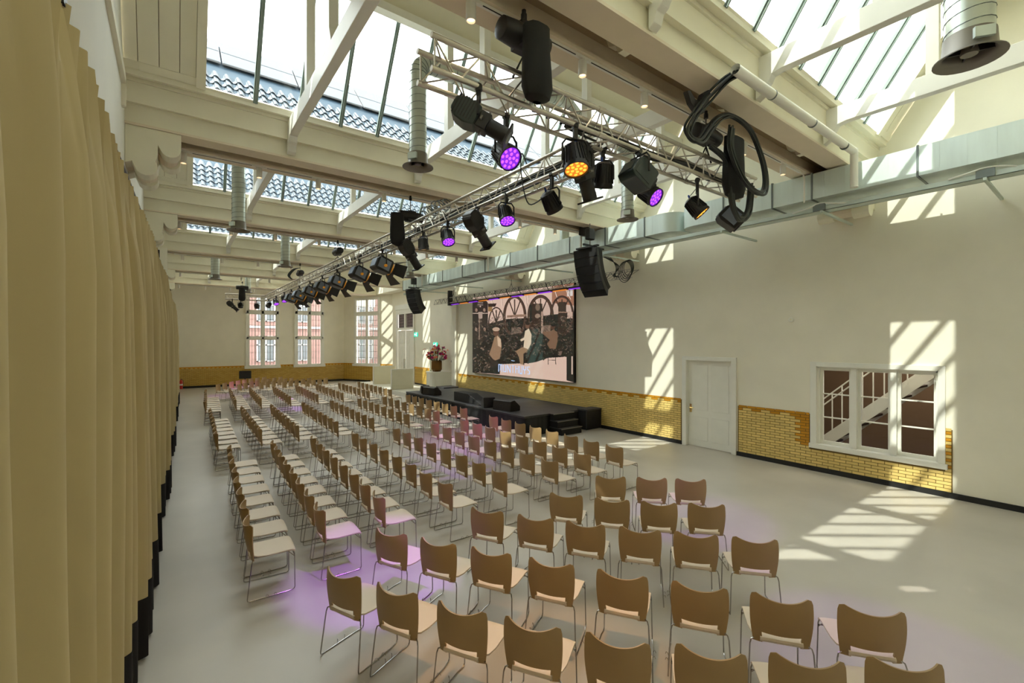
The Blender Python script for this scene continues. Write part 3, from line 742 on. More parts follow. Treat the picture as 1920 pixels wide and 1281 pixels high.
# white drain pipe by the nearest beam
dp = thing('drain_pipe', 'white drain pipe along the nearest roof beam, turning down by the duct', 'pipe', (7.3, 2.7, 6.0), world=True)
MB().lathe([(.062, 0), (.062, 3.95), (.055, 3.95), (.055, 0)], (5.35, 2.74, 6.03), (1, 0, .006), 18, cap=False).build('pipe', M['white'], dp, smooth=True)
MB().cyl((9.36, 2.74, 6.10), (9.36, 2.74, 5.44), .058, seg=18).build('downpipe', M['white'], dp, smooth=True)
for x in (6.3, 7.6, 8.9): MB().lathe([(.066, -.012), (.066, .012)], (x, 2.74, 6.035), (1, 0, 0), 16).build('clip', M['galvd'], dp)
# three slim white pipes further down
for k, (y, z1) in enumerate(((9.33, 5.95), (14.15, 5.95), (19.75, 5.95))):
    q = MB().cyl((9.45, y, 5.44), (9.45, y, z1), .035, seg=10).build('vertical_pipe', M['white']); tag(q, f'slim white vertical pipe in front of the rectangular duct, {ordn(k)} from the camera', 'pipe')
q = MB().tube([(9.2, PN[1] + .66, ZS - .02), (9.45, PN[1] + .66, ZS - .02), (9.50, PN[1] + .66, ZS - .07), (9.50, PN[1] + .66, 5.40)], .014, 8).build('conduit', M['white'], None, smooth=True)
tag(q, 'thin white conduit bending down from the nearest lighting track over the duct', 'conduit')

# ================================================================== LIGHTING TRUSSES
TZ0, TZ1 = 5.0, 5.27
def brace_mesh():
    return MB().tube([(0, 0, 0), (0, 0, 1)], .0085, 6).mesh('brace', M['alu'], smooth=True)
BR = brace_mesh()
def brace(p, q, parent):
    p, q = Vector(p), Vector(q); d = q - p
    o = link('brace', BR, parent); o.location = p; o.rotation_euler = d.to_track_quat('Z', 'Y').to_euler(); o.scale = (1, 1, d.length); return o
def truss(name, label, a, b, side, nb_single):
    """square truss between a and b (centre line of one bottom chord), `side` = horizontal offset of the other chords"""
    a, b, side = Vector(a), Vector(b), Vector(side); d = (b - a); L = d.length; d.normalize(); up = Vector((0, 0, TZ1 - TZ0))
    t = thing(name, label, 'truss', tuple(a), world=True, group='aluminium lighting trusses')
    for off in (Vector((0, 0, 0)), side, up, side + up):
        MB().tube([a + off, b + off], .0245, 12).build('chord', M['alu'], t, smooth=True)
    n = int(round(L / .25)); n += n % 2; st_ = L / n; rest = MB(); cnt = 0
    faces = [((0, 0, 0), up), (side, up), ((0, 0, 0), side), (up, side)]
    segs = []
    for k in range(n):
        for fi, (o0, o1) in enumerate(faces):
            o0 = Vector(o0); p, q = (o0, o0 + o1) if (k + fi) % 2 else (o0 + o1, o0)
            segs.append((a + d * (st_ * k + .02) + p, a + d * (st_ * (k + 1) - .02) + q))
            if k % 4 == 0 and fi < 2: segs.append((a + d * (st_ * k + .03) + o0, a + d * (st_ * k + .03) + o0 + o1))
    for p, q in segs:
        if cnt < nb_single: brace(p, q, t); cnt += 1
        else: rest.tube([p, q], .0085, 5)
    for k in range(1, int(L / 2.0) + 1):
        for off in (Vector((0, 0, 0)), side, up, side + up):
            if k * 2.0 < L - .1: rest.tube([a + d * (k * 2.0 - .05) + off, a + d * (k * 2.0 + .05) + off], .031, 10)
    if rest.v: stuff(rest.build('bracing', M['alu'], t))
    return t
truss('cross_truss', 'near aluminium box truss across the hall with lamps hanging under it', (1.67, 3.32, TZ0), (7.1, 3.32, TZ0), (0, .26, 0), 140)
truss('long_truss', 'long aluminium box truss running down the hall to the far end', (4.0, 3.60, TZ0), (4.0, 27.6, TZ0), (.27, 0, 0), 250)
truss('cross_truss', 'far aluminium truss at the end of the long truss before the end windows', (2.2, 27.6, TZ0), (4.3, 27.6, TZ0), (0, .26, 0), 0)
# cable bundle inside the trusses
cb = thing('cable_bundle', 'black power cables laid inside the near cross truss', 'cables', (4, 3.45, 5.1), world=True)
for k in range(7):
    y0 = 3.38 + .02 * k
    loopc([(2.6 + .2 * k, y0 + .02, 5.04), (3.3, y0, 5.06 + .02 * (k % 3)), (4.0, y0 + random.uniform(-.03, .05), 5.08), (4.7, y0, 5.06 + .03 * (k % 2)), (5.4, y0, 5.12), (6.2, y0 + .02, 5.10), (6.6, 3.40, 5.2)], .013, cb)
cb = thing('cable_bundle', 'black power cables laid inside the near half of the long truss', 'cables', (4.1, 8, 5.1), world=True)
for k in range(8):
    x0 = 4.04 + .025 * k
    loopc([(x0, y, 5.05 + .02 * ((k + j) % 4) + random.uniform(0, .05)) for j, y in enumerate(np.arange(3.7, 16, 1.1))], .012, cb)

# ---- lamp fixtures
def frame_dir(d):
    d = Vector(d).normalized(); q = d.to_track_quat('X', 'Z'); return q.to_matrix().to_4x4()
def clamp_parts(t, yoke_w, yoke_l, drop, az):
    Rz = Matrix.Rotation(az, 4, 'Z')
    c = MB(); c.T = Rz
    c.lathe([(.034, -.025), (.034, .025)], (0, 0, 0), (0, 1, 0), 10); c.box(-.02, .02, -.02, .02, -drop, -.02); c.build('clamp', M['blk'], t)
    y = MB(); y.T = Matrix.Translation((0, 0, -drop)) @ Rz
    pts = [(0, -yoke_w, -yoke_l), (0, -yoke_w, -.05), (0, -yoke_w + .04, 0), (0, yoke_w - .04, 0), (0, yoke_w, -.05), (0, yoke_w, -yoke_l)]
    y.tube(pts, .012, 6); y.build('yoke', M['blk'], t)
def cable_bit(t, p0, p1, sag=.12):
    a, b = Vector(p0), Vector(p1); m = (a + b) / 2 + Vector((.03, .06, -sag))
    MB().tube(smooth_path([a, a * .7 + m * .3 + Vector((.05, 0, 0)), m, b]), .005, 5).build('cable', M['rubber'], t, smooth=True)
def par(label, loc, d, col=None, sc=1.0, drop=.12, body='blk'):
    t = thing('par_lamp', label, 'stage lamp', loc, group='LED par lamps on the trusses')
    D = Vector(d).normalized(); az = math.atan2(D.y, D.x); yl = .20 * sc
    clamp_parts(t, .125 * sc, yl, drop, az)
    T = Matrix.Translation((0, 0, -drop - yl)) @ frame_dir(d) @ Matrix.Scale(sc, 4)
    b = MB(); b.T = T
    b.lathe([(.055, -.17), (.085, -.15), (.112, .06), (.118, .08), (.118, .10), (.108, .10), (.106, .085)], (0, 0, 0), (1, 0, 0), 24, cap=False).lathe([(.001, -.172), (.055, -.17)], (0, 0, 0), (1, 0, 0), 24, cap=False)
    b.build('housing', M[body], t, smooth=True)
    f = MB()
    for k in range(20):
        f.T = T @ Matrix.Rotation(2 * PI * k / 20, 4, 'X'); f._add([(-.15, -.003, .07), (.05, -.003, .10), (.05, -.003, .122), (-.14, -.003, .10), (-.15, .003, .07), (.05, .003, .10), (.05, .003, .122), (-.14, .003, .10)], [(0, 1, 2, 3), (7, 6, 5, 4), (0, 4, 5, 1), (1, 5, 6, 2), (2, 6, 7, 3), (3, 7, 4, 0)])
    f.build('cooling_fin', M[body], t)
    mcol = {None: ('lens', 'lens'), 'purple': ('purpled', 'purple'), 'amber': ('amberd', 'amber'), 'warm': ('warml', 'warml')}[col]
    p = MB(); p.T = T; p.lathe([(.001, .085), (.107, .085)], (0, 0, 0), (1, 0, 0), 24, cap=False); face = p.build('lens_plate', M[mcol[0]], t)
    if col in ('purple', 'amber'):
        for n_, rr, ph_ in ((1, 0, 0), (5, .042, .3), (10, .082, 0)):
            for k in range(n_):
                a = 2 * PI * k / n_ + ph_; q = MB(); q.T = T
                q.lathe([(.001, .092), (.012, .091), (.0165, .086)], (0, rr * math.cos(a), rr * math.sin(a)), (1, 0, 0), 10, cap=False); q.build('led_lens', M[mcol[1]], face)
    cable_bit(t, (0, 0, -.02), tuple(T @ Vector((-.17, 0, 0))), .05)
    q = MB(); q.T = T; q.cyl((-.17, .02, .02), (-.22, .02, .04), .012); q.build('plug', M['blue'], t)
    return t, T
def fresnel(label, loc, d, drop=.12, sc=1.0, plate='lampb', body='blk', doors=True, lensm='lens', knob=True):
    t = thing('fresnel_lamp', label, 'stage lamp', loc, group='theatre lamps on the trusses')
    D = Vector(d).normalized(); az = math.atan2(D.y, D.x); yl = .22 * sc
    clamp_parts(t, .165 * sc, yl, drop, az)
    T = Matrix.Translation((0, 0, -drop - yl)) @ frame_dir(d) @ Matrix.Scale(sc, 4)
    b = MB(); b.T = T
    b.prism([(-.17, -.12), (-.17, .06), (-.11, .13), (.12, .13), (.15, .11), (.15, -.13), (-.10, -.15)], 'y', -.13, .13)
    b.build('housing', M[body], t, bevel=.008)
    q = MB(); q.T = T
    q.box(-.13, .10, -.137, -.131, -.10, .09).box(-.13, .10, .131, .137, -.10, .09).box(-.182, -.171, -.10, .10, -.10, .05); q.build('side_plate', M[plate], t)
    v = MB(); v.T = T
    for k in range(6): v.box(-.09 + k * .035, -.075 + k * .035, -.10, .10, .131, .138)
    v.build('vent', M['lampg'], t)
    l = MB(); l.T = T; l.lathe([(.001, .17), (.08, .165), (.112, .15)], (0, 0, 0), (1, 0, 0), 20, cap=False); l.build('lens', M[lensm], t)
    r = MB(); r.T = T; r.lathe([(.112, .14), (.125, .14), (.125, .175), (.112, .175)], (0, 0, 0), (1, 0, 0), 20, cap=False); r.build('lens_ring', M['orange'] if knob else M['blk'], t)
    if knob:
        k_ = MB(); k_.T = T; k_.cyl((0, -.137, -.03), (0, -.175, -.03), .026).cyl((0, .137, -.03), (0, .175, -.03), .026); k_.build('knob', M['orange'], t, label='orange tilt knob')
    if doors:
        for k in range(4):
            f = MB(); f.T = T @ Matrix.Rotation(k * PI / 2, 4, 'X'); w0, w1 = .11, (.19 if k % 2 == 0 else .13)
            f._add([(.18, -w0, .125), (.18, w0, .125), (.38, w1, .235), (.38, -w1, .235), (.18, -w0, .129), (.18, w0, .129), (.38, w1, .239), (.38, -w1, .239)], [(0, 1, 2, 3), (7, 6, 5, 4), (0, 4, 5, 1), (1, 5, 6, 2), (2, 6, 7, 3), (3, 7, 4, 0)])
            f.build('barn_door', M['blk'], t)
    cable_bit(t, (0, 0, -.02), tuple(T @ Vector((-.17, 0, 0))), .10)
    return t
def profile(label, loc, d, drop=.14, sc=1.0, body='lamp', rear='lampg'):
    t = thing('profile_lamp', label, 'stage lamp', loc, group='theatre lamps on the trusses')
    D = Vector(d).normalized(); az = math.atan2(D.y, D.x); yl = .20 * sc
    clamp_parts(t, .14 * sc, yl, drop, az)
    T = Matrix.Translation((0, 0, -drop - yl)) @ frame_dir(d) @ Matrix.Scale(sc, 4)
    b = MB(); b.T = T
    b.prism([(-.30, -.05), (-.30, .08), (-.20, .13), (-.04, .12), (.0, .10), (.0, -.10), (-.12, -.13), (-.24, -.11)], 'y', -.105, .105); b.build('housing', M[rear], t, bevel=.01)
    v = MB(); v.T = T
    for k in range(7): v.box(-.27 + k * .032, -.258 + k * .032, -.108, .108, -.09, .128)
    v.build('cooling_fin', M[body], t)
    g = MB(); g.T = T; g.box(.0, .12, -.09, .09, -.09, .09).lathe([(.085, .12), (.085, .34)], (0, 0, 0), (1, 0, 0), 18); g.build('lens_tube', M[body], t, bevel=.006)
    n = MB(); n.T = T; n.box(.34, .36, -.11, .11, -.11, .11); n.build('colour_frame', M['blk'], t)
    l = MB(); l.T = T; l.lathe([(.001, .362), (.07, .362)], (0, 0, 0), (1, 0, 0), 18, cap=False); l.build('lens', M['lens'], t)
    s_ = MB(); s_.T = T; s_.box(.03, .05, -.13, .13, -.02, .02).box(.06, .08, -.02, .02, -.13, .13); s_.build('shutter', M['grey'], t)
    cable_bit(t, (0, 0, -.02), tuple(T @ Vector((-.28, 0, 0))), .06)
    return t
ZB = TZ0 - .01
dn = (0, 0, -1)
# near cross truss, left to right
profile('black profile spotlight with shutters at the left end of the near truss', (2.12, 3.32, ZB), (.72, -.52, -.50), sc=.82, drop=.12)
_, TP1 = par('glowing purple LED par lamp nearest the left end of the near truss', (2.60, 3.58, ZB), (-.02, -.78, -.62), 'purple', drop=.18)
_, TA1 = par('glowing amber LED par lamp where the two trusses meet', (3.28, 3.32, ZB), (-.12, -.30, -.95), 'amber', sc=1.1, drop=.14)
profile('black profile lamp pointing down right of the amber par lamp', (3.66, 3.58, ZB), (.35, .0, -.95), sc=.95, body='blk', rear='blk', drop=.10)
par('unlit black LED par lamp under the near truss beside the down-pointing profile', (3.98, 3.58, ZB), (.12, .25, -1), None, sc=1.05, drop=.10)
fresnel('greenish black lamp with square hood under the near truss, right of centre', (4.30, 3.32, ZB), (.85, -.15, -.6), body='lampg', plate='lampg', doors=False, knob=False, sc=1.0, drop=.06)
_, TP2 = par('glowing purple LED par lamp in the right half of the near truss', (4.83, 3.55, ZB), (.10, -.80, -.58), 'purple', drop=.14)
par('LED par lamp with warm light in the right half of the near truss', (5.72, 3.45, ZB), (.40, -.55, -.80), 'amber', drop=.18)
fresnel('black lamp at the right end of the near truss behind the cable loops', (6.72, 3.50, ZB), (.5, -.6, -.75), body='blk', plate='lampb', doors=False, knob=False, drop=.12)
# under the long truss
par('black LED par lamp with amber edge, nearest of those under the long truss', (4.0, 4.48, ZB), (.75, .10, -.85), 'amber', drop=.18)
par('purple LED par lamp under the long truss just beyond the amber edged one', (4.0, 5.50, ZB), (-.10, -.48, -.88), 'purple', drop=.12)
profile('black profile lamp aimed at the stage, under the long truss between two purple lamps', (4.0, 6.30, ZB), (.75, .15, -.80), body='blk', rear='blk')
par('second purple LED par lamp under the long truss, left of the profile lamp', (4.0, 7.30, ZB), (-.10, -.50, -.86), 'purple', drop=.12)
par('small LED par lamp with warm rim under the long truss', (4.0, 8.30, ZB), (.15, .05, -1), 'warm', sc=.9, drop=.10)
profile('black profile lamp under the long truss below the round hoist', (4.0, 8.95, ZB), (.65, .1, -.85), body='blk', rear='blk')
yl_ = [10.5, 12.15, 14.2, 15.9, 17.6, 19.3, 20.8]
for k, y in enumerate(yl_):
    fresnel(f'large barn door lamp with orange knob under the long truss, {ordn(k)} from the camera', (4.0, y, ZB), (.93, .10, -.35 - .05 * (k % 2)), sc=1.25, drop=.10)
    if k % 2 == 0:
        par(f'small dark par lamp between the barn door lamps, {ordn(k // 2)} from the camera', (4.27, y + .7, ZB), (.3, -.2, -.9), None, sc=.8)
par('far purple LED par lamp near the end of the long truss', (4.0, 22.3, ZB), (.1, -.5, -.8), 'purple')
par('farthest purple LED par lamp near the end of the long truss', (4.0, 24.3, ZB), (.1, -.5, -.8), 'purple')
par('dark par lamp hanging at the corner of the long and far trusses', (4.0, 26.4, ZB), (-.5, -.4, -.8), None)
profile('black profile lamp at the left end of the far truss', (2.5, 27.6, ZB), (.7, -.2, -.7), body='blk', rear='blk')
par('dark par lamp under the hoist on the far truss', (2.87, 27.6, ZB), (0, -.3, -1), None)
par('dark par lamp in front of the left end window on the far truss', (3.62, 27.6, ZB), (0, -.3, -1), None)
# light of the coloured lamps
def lamp_light(loc, target, col, e, size=32, blend=.5):
    l = bpy.data.lights.new('lamp_beam', 'SPOT'); l.energy = e; l.spot_size = R(size); l.spot_blend = blend; l.color = col; l.shadow_soft_size = .04
    o = bpy.data.objects.new('lamp_beam', l); C.objects.link(o); o.location = loc
    o.rotation_euler = (Vector(target) - Vector(loc)).to_track_quat('-Z', 'Y').to_euler()
PU = (.42, .07, 1.0)
lamp_light((2.45, 3.50, 4.30), (1.9, 5.2, 0), PU, 190, 26)
lamp_light((4.83, 3.35, 4.30), (6.6, 4.0, 0), PU, 80, 30)
lamp_light((4.0, 5.5, 4.35), (5.1, 9.4, 0), PU, 160, 26)
lamp_light((4.0, 7.3, 4.35), (6.5, 10.8, .3), (.6, .08, .8), 220, 30)
lamp_light((4.0, 22.3, 4.5), (3.9, 20.6, 0), PU, 300, 20)
lamp_light((4.0, 24.3, 4.5), (2.6, 27.0, .5), (.7, .05, .9), 200, 24)
lamp_light((3.28, 3.2, 4.35), (2.2, 2.6, 0), (1, .45, .12), 70, 44)
lamp_light((5.9, 3.3, 4.4), (5.0, 1.2, 0), PU, 60, 30)

# ---- chain hoists
def hoist(label, x, y, ztop, zbody, bag=True, axis='x', bagz=.7, bagx=0, bagd=0):
    t = thing('chain_hoist', label, 'chain hoist', (x, y, zbody), world=True)
    D = Vector((1, 0, 0)) if axis == 'x' else Vector((0, 1, 0))
    c = Vector((x, y, zbody))
    MB().lathe([(.06, -.29), (.10, -.27), (.115, -.10), (.115, .10), (.10, .27), (.06, .29)], c, D, 20).box(x - .09, x + .09, y - .09, y + .09, zbody - .11, zbody + .11).build('motor', M['blk'], t, smooth=True, bevel=0)
    MB().box(x - .06, x + .06, y - .095, y - .091, zbody - .04, zbody + .05).build('name_plate', M['yelt'] if not bag else M['grey'], t)
    ch = MB(); z = ztop
    k = 0
    while z > zbody + .12:
        if k % 2: ch.box(x - .010, x + .010, y - .004, y + .004, z - .032, z)
        else: ch.box(x - .004, x + .004, y - .010, y + .010, z - .032, z)
        z -= .026; k += 1
    ch.build('chain', M['grey'], t)
    MB().tube([(x, y, ztop - .06), (x, y, ztop)], .022, 8).lathe([(.03, 0), (.03, .06)], (x, y, ztop - .10), (0, 0, 1), 10).build('hook', M['blk'], t)
    MB().tube([(x, y, zbody - .1), (x, y, TZ1 + .02)], .006, 5).tube([(x - .13, y, TZ1), (x, y, zbody - .15), (x + .13, y, TZ1)], .012, 6).build('sling', M['blk'], t)
    if bag:
        G = []
        for i in range(17):
            a = 2 * PI * i / 16; row = []
            for j, (rr, zz) in enumerate(((.105, -.05), (.11, -.2), (.12, -.4), (.125, -.58), (.10, -.68), (.03, -.72))):
                wob = 1 + .05 * math.sin(a * 5 + j) ; row.append((x - .04 + bagx + bagd + rr * wob * math.cos(a) * (1.25 + 2 * bagx), y - .24 + rr * wob * math.sin(a) * .8, zbody + zz * bagz / .7))
            G.append(row)
        MB().grid(G, .004).build('chain_bag', M['blk2'], t, smooth=True)
    return t
hoist('black chain hoist with long chain bag above the left part of the near truss', 2.68, 3.40, 5.95, 5.68)
MB_ = MB()
h2 = hoist('black chain hoist with thick cable loops above the right end of the near truss', 5.85, 3.40, 5.95, 5.62, bagz=.85, bagx=.33)
h2p = [
    [(5.42, 2.76, 6.02), (5.30, 2.85, 5.92), (5.15, 3.0, 5.7), (4.98, 3.05, 5.5), (4.92, 3.1, 5.33), (5.02, 3.1, 5.24), (5.25, 3.12, 5.3), (5.45, 3.12, 5.5), (5.7, 3.12, 5.72), (6.0, 3.1, 5.8), (6.35, 3.05, 5.7), (6.6, 3.02, 5.4), (6.7, 3.0, 5.1), (6.6, 2.98, 4.88), (6.3, 2.96, 4.82), (6.0, 2.98, 4.95), (5.85, 3.05, 5.3), (5.95, 3.1, 5.65)],
    [(5.6, 3.2, 5.34), (5.9, 3.15, 5.2), (5.96, 3.12, 4.9), (6.02, 3.12, 4.62), (6.2, 3.12, 4.46), (6.42, 3.12, 4.58), (6.5, 3.12, 4.8), (6.52, 3.12, 5.0)]]
for P_ in h2p:
    for k in range(6):
        loopc([(a + .036 * (k % 3) + random.uniform(-.008, .008), b + .03 * (k // 3), c + .03 * (k % 2) + random.uniform(-.01, .01)) for a, b, c in P_], .0165, h2)
MB().prism([(5.36, 5.94), (5.42, 5.90), (5.32, 5.72), (5.26, 5.62), (5.10, 5.60), (4.98, 5.66), (4.90, 5.78), (4.96, 5.80), (5.06, 5.73), (5.16, 5.72), (5.24, 5.86)], 'y', 3.08, 3.14).build('beam_clamp', M['blk'], h2)
hoist('round bodied chain hoist over the long truss at the second roof beam', 4.13, 9.20, 5.95, 5.50, bag=True, bagd=-.36)
hoist('chain hoist over the long truss at the third roof beam', 4.13, 14.6, 5.95, 5.60, bag=False, axis='y')
h4 = hoist('chain hoist with drooping cables over the long truss at the fourth roof beam', 4.13, 19.8, 5.95, 5.55, bag=False, axis='y')
for k in range(5): loopc([(4.1, 19.7, 5.75), (3.9 - .02 * k, 19.6, 5.65), (3.72 - .02 * k, 19.6, 5.40), (3.8, 19.6, 5.25)], .014, h4)
hoist('chain hoist over the far truss', 2.95, 27.6, 5.95, 5.62, bag=True)
# cable heap on the truss by the second beam
ch_ = thing('cable_heap', 'heap of black cables on top of the long truss near the second beam', 'cables', (4.15, 8.1, 5.3), world=True)
for k in range(9):
    a = .09 + .02 * (k % 4)
    pts = [(4.15 + a * math.cos(t), 8.0 + .10 * (k - 4) + .5 * a * math.sin(t) + .02 * k, 5.40 + a * math.sin(t)) for t in np.linspace(0, 2 * PI, 14)[:-1]]
    MB().tube(pts, .010, 5, closed=True).build('loop', M['rubber'], ch_, smooth=True)
q = loopc([(4.0, 5.0, 5.28), (3.9, 5.0, 5.42), (3.9, 5.0, 5.1), (3.95, 4.9, 4.7), (4.0, 4.6, 4.75)], .009, None); tag(q, 'loose black cable arching off the long truss near the cross truss', 'cable')

# ---- line arrays
def line_array(label, x, y, ztop, n, az, hh=.215):
    t = thing('line_array', label, 'loudspeaker', (x, y, ztop), az)
    MB().box(-.28, .28, -.02, .02, -.0, .05).box(-.30, .30, -.24, .24, -.09, -.05).box(-.04, .04, -.28, .28, -.02, .02).build('fly_bar', M['blk'], t)
    MB().cyl((0, 0, .05), (0, 0, .18), .014).cyl((0, 0, .48), (0, 0, .62), .014).build('chain', M['grey'], t)
    MB().box(-.12, .12, -.08, .08, .18, .48).build('hoist', M['blk'], t, bevel=.02)
    ang_ = R(7); p = Vector((.22, 0, -.10))
    for k in range(n):
        Tk = Matrix.Translation(p) @ Matrix.Rotation(ang_, 4, 'Y')
        c = MB(); c.T = Tk
        c.prism([(.0, -.02), (-.05, -hh / 2), (.0, -hh + .02)], 'y', -.38, .38)
        poly = [(0, -.40), (0, .40), (-.28, .25), (-.42, .25), (-.42, -.25), (-.28, -.25)]
        c.prism(poly, 'z', -hh + .006, -.006)
        cb_ = c.build('cabinet', M['blk'], t, bevel=.006)
        g = MB(); g.T = Tk; g.box(.0, .006, -.39, .39, -hh + .012, -.012); g.build('grille', M['blk2'], cb_)
        e = MB(); e.T = Tk; e.box(.001, .010, -.39, .30, -.008, .004).box(-.26, -.04, -.35, -.33, -hh * .5 - .02, -hh * .5 + .02); e.build('rigging_strip', M['lamp'], cb_)
        p = Tk @ Vector((0, 0, -hh)); ang_ += R(4.0 + k * 1.3)
    return t
la1 = line_array('near black line array loudspeaker of six cabinets hanging before the duct', 9.0, 8.55, 5.35, 6, R(184), .225)
la2 = line_array('far black line array loudspeaker of six cabinets hanging at the far end of the stage', 9.1, 19.9, 5.30, 6, R(184), .20)
sb = thing('hanging_speaker', 'tall black box speaker hanging above the near line array', 'loudspeaker', (9.25, 9.0, 5.75))
bx = MB(); bx.T = Matrix.Rotation(R(12), 4, 'X') @ Matrix.Rotation(R(30), 4, 'Z'); bx.box(-.17, .17, -.13, .13, 0, .62); bx.build('cabinet', M['blk'], sb, bevel=.02)
bx = MB(); bx.T = Matrix.Rotation(R(12), 4, 'X') @ Matrix.Rotation(R(30), 4, 'Z'); bx.box(-.165, .165, -.125, .125, .62, .72); bx.build('cover', M['white'], sb, bevel=.02)

# ---- slim truss with LED battens over the screen
t = thing('slim_truss', 'slim dark truss with purple and orange LED battens above the large picture', 'truss', (10.5, 14, 4.7), world=True)
for (x, z) in ((10.45, 4.62), (10.45, 4.86), (10.75, 4.86)): MB().tube([(x, 8.3, z), (x, 20.4, z)], .014, 8).build('chord', M['alu'] , t)
m_ = MB(); y = 8.3; k = 0
while y < 20.3:
    a, b = (4.62, 4.86) if k % 2 else (4.86, 4.62)
    m_.tube([(10.45, y, a), (10.45, y + .2, b)], .007, 4); m_.tube([(10.45, y, 4.86), (10.75, y + .2, 4.86)], .007, 4); m_.tube([(10.75, y, 4.86), (10.45, y + .2, 4.62)], .006, 4); y += .2; k += 1
stuff(m_.build('bracing', M['blk'], t))
for k in range(12):
    y0 = 9.3 + k * .78
    bt = MB().box(10.36, 10.46, y0, y0 + .74, 4.50, 4.58).build('led_batten', M['blk'], t)
    MB().box(10.37, 10.45, y0 + .02, y0 + .72, 4.494, 4.50).box(10.354, 10.36, y0 + .04, y0 + .70, 4.50, 4.52).build('led_strip', M['purpled' if k % 2 else 'amberd'], bt)
    MB().tube([(10.42, y0 + .2, 4.58), (10.40, y0 + .3, 4.74), (10.45, y0 + .4, 4.86)], .016, 5).build('batten_bracket', M['blk'], bt)
for y in (9.6, 14.1, 18.6): MB().tube([(10.5, y, 5.2), (10.5, y, 5.05), (10.45, y - .12, 4.87)], .01, 5).tube([(10.5, y, 5.05), (10.5, y + .12, 4.87)], .01, 5).build('hanger', M['blk'], t)
tag(MB().box(10.42, 10.62, 18.9, 19.05, 4.5, 5.2).build('truss_end_hoist', M['blk'], bevel=.01), 'small black hoist at the far end of the slim truss', 'hoist')

# ================================================================== STAGE
stg = thing('stage', 'low black carpeted stage along the wall under the large picture', 'stage', (9.7, 14.6, 0), world=True)
SX0, SX1, SY0, SY1, SH = 8.25, 11.10, 10.45, 18.85, .60
MB().box(SX0, SX1, SY0, SY1, SH - .06, SH).build('deck', M['stage'], stg, bevel=.006)
G = []
per = [(SX0 + .0, SY1)] ; yy = SY1
pts = []
L_ = SY1 - SY0; n_ = 80
for k in range(n_ + 1): pts.append((SX0 + .01 + .012 * math.sin(k * 1.9) , SY1 - L_ * k / n_))
for k in range(1, 26): pts.append((SX0 + (9.3 - SX0) * k / 25, SY0 + .01 + .012 * math.sin(k * 1.7)))
MB().grid([[(x, y, .005), (x, y, SH - .055)] for x, y in pts], .006).build('skirt', M['skirt'], stg, smooth=True)
MB().box(SX0 + .05, SX1 - .02, SY1 - .05, SY1, 0, SH - .06).box(10.1, SX1, SY0 + .03, SY0 + .06, 0, SH - .06).build('side_panel', M['skirt'], stg)
# block ramp on the deck
q = MB().prism([(14.95, SH), (14.95, SH + .33), (13.95, SH + .33), (13.0, SH)], 'x', 8.45, 8.85).build('wedge_riser', M['skirt'], None, bevel=.006)
tag(q, 'black wedge shaped riser standing on the front edge of the stage', 'riser')
q = MB().box(10.2, 11.0, 19.0, 19.8, 0, SH + .04).build('side_platform', M['stage'], None, bevel=.01); tag(q, 'small black platform beyond the far corner of the stage', 'platform')
stp = thing('stage_steps', 'black wooden steps at the near end of the stage', 'steps', (9.7, 10.0, 0), world=True)
for k, (y0, y1, z1) in enumerate(((9.93, 10.45, .20), (10.10, 10.45, .40), (10.28, 10.45, .60))):
    MB().box(9.25, 10.08, y0, y1, z1 - .20 if k else 0, z1 - .02).build('riser', M['skirt'], stp)
    MB().box(9.23, 10.10, y0 - .015, y1, z1 - .02, z1).build('tread', M['stage'], stp, bevel=.003)
    MB().box(9.23, 10.10, y0 - .018, y0 - .008, z1 - .022, z1 + .001).build('nosing', M['grey'], stp)
fc = thing('speaker_box', 'black subwoofer box standing between the stage steps and the brick wall', 'loudspeaker', (10.8, 10.3, 0), world=True)
MB().box(10.42, 11.08, 10.05, 10.42, 0.02, .64).build('cabinet', M['skirt'], fc, bevel=.012)
MB().box(10.40, 11.10, 10.03, 10.44, .61, .66).build('lid', M['stage'], fc, bevel=.008)
MB().box(10.41, 10.44, 10.04, 10.07, .02, .63).box(11.06, 11.09, 10.04, 10.07, .02, .63).build('corner_strip', M['lamp'], fc)
MB().lathe([(.05, 0), (.05, .008)], (10.72, 10.048, .34), (0, -1, 0), 14).build('handle_cup', M['blk2'], fc)
def wedge(label, x, y, rz, L=.62, D_=.42, H_=.36):
    t = thing('stage_monitor', label, 'monitor speaker', (x, y, SH), rz)
    MB().prism([(-D_ / 2, 0), (D_ / 2, 0), (D_ / 2, .14), (-.02, H_), (-D_ / 2 + .03, H_ * .93)], 'y', -L / 2, L / 2).build('cabinet', M['blk'], t, bevel=.012)
    a = Vector((D_ / 2, 0, .14)); b = Vector((-.02, 0, H_)); n_ = Vector((b.z - a.z, 0, -(b.x - a.x))).normalized() * .006
    v = []
    for y_ in (-L / 2 + .03, L / 2 - .03):
        for s_ in (.06, .94):
            p_ = a.lerp(b, s_) + n_; v.append((p_.x, y_, p_.z))
            p2 = p_ + n_ * .8; v.append((p2.x, y_, p2.z))
    MB()._add(v, [(0, 1, 3, 2), (4, 6, 7, 5), (0, 4, 5, 1), (2, 3, 7, 6), (0, 2, 6, 4), (1, 5, 7, 3)]).build('grille', M['stage'], t)
    MB().box(-D_ / 2 - .004, -D_ / 2 + .002, -.06, .06, .12, .20).build('handle', M['lamp'], t)
wedge('small black stage monitor at the far end of the stage, turned sideways', 8.62, 17.75, R(75), .36, .36, .34)
wedge('larger black stage monitor at the far end of the stage', 8.60, 17.05, R(15), .72, .42, .34)
wedge('small black stage monitor on the stage edge beside the wide monitor', 8.52, 12.75, R(70), .40, .40, .36)
wedge('wide black stage monitor on the near part of the stage edge', 8.62, 11.85, R(10), .80, .46, .34)

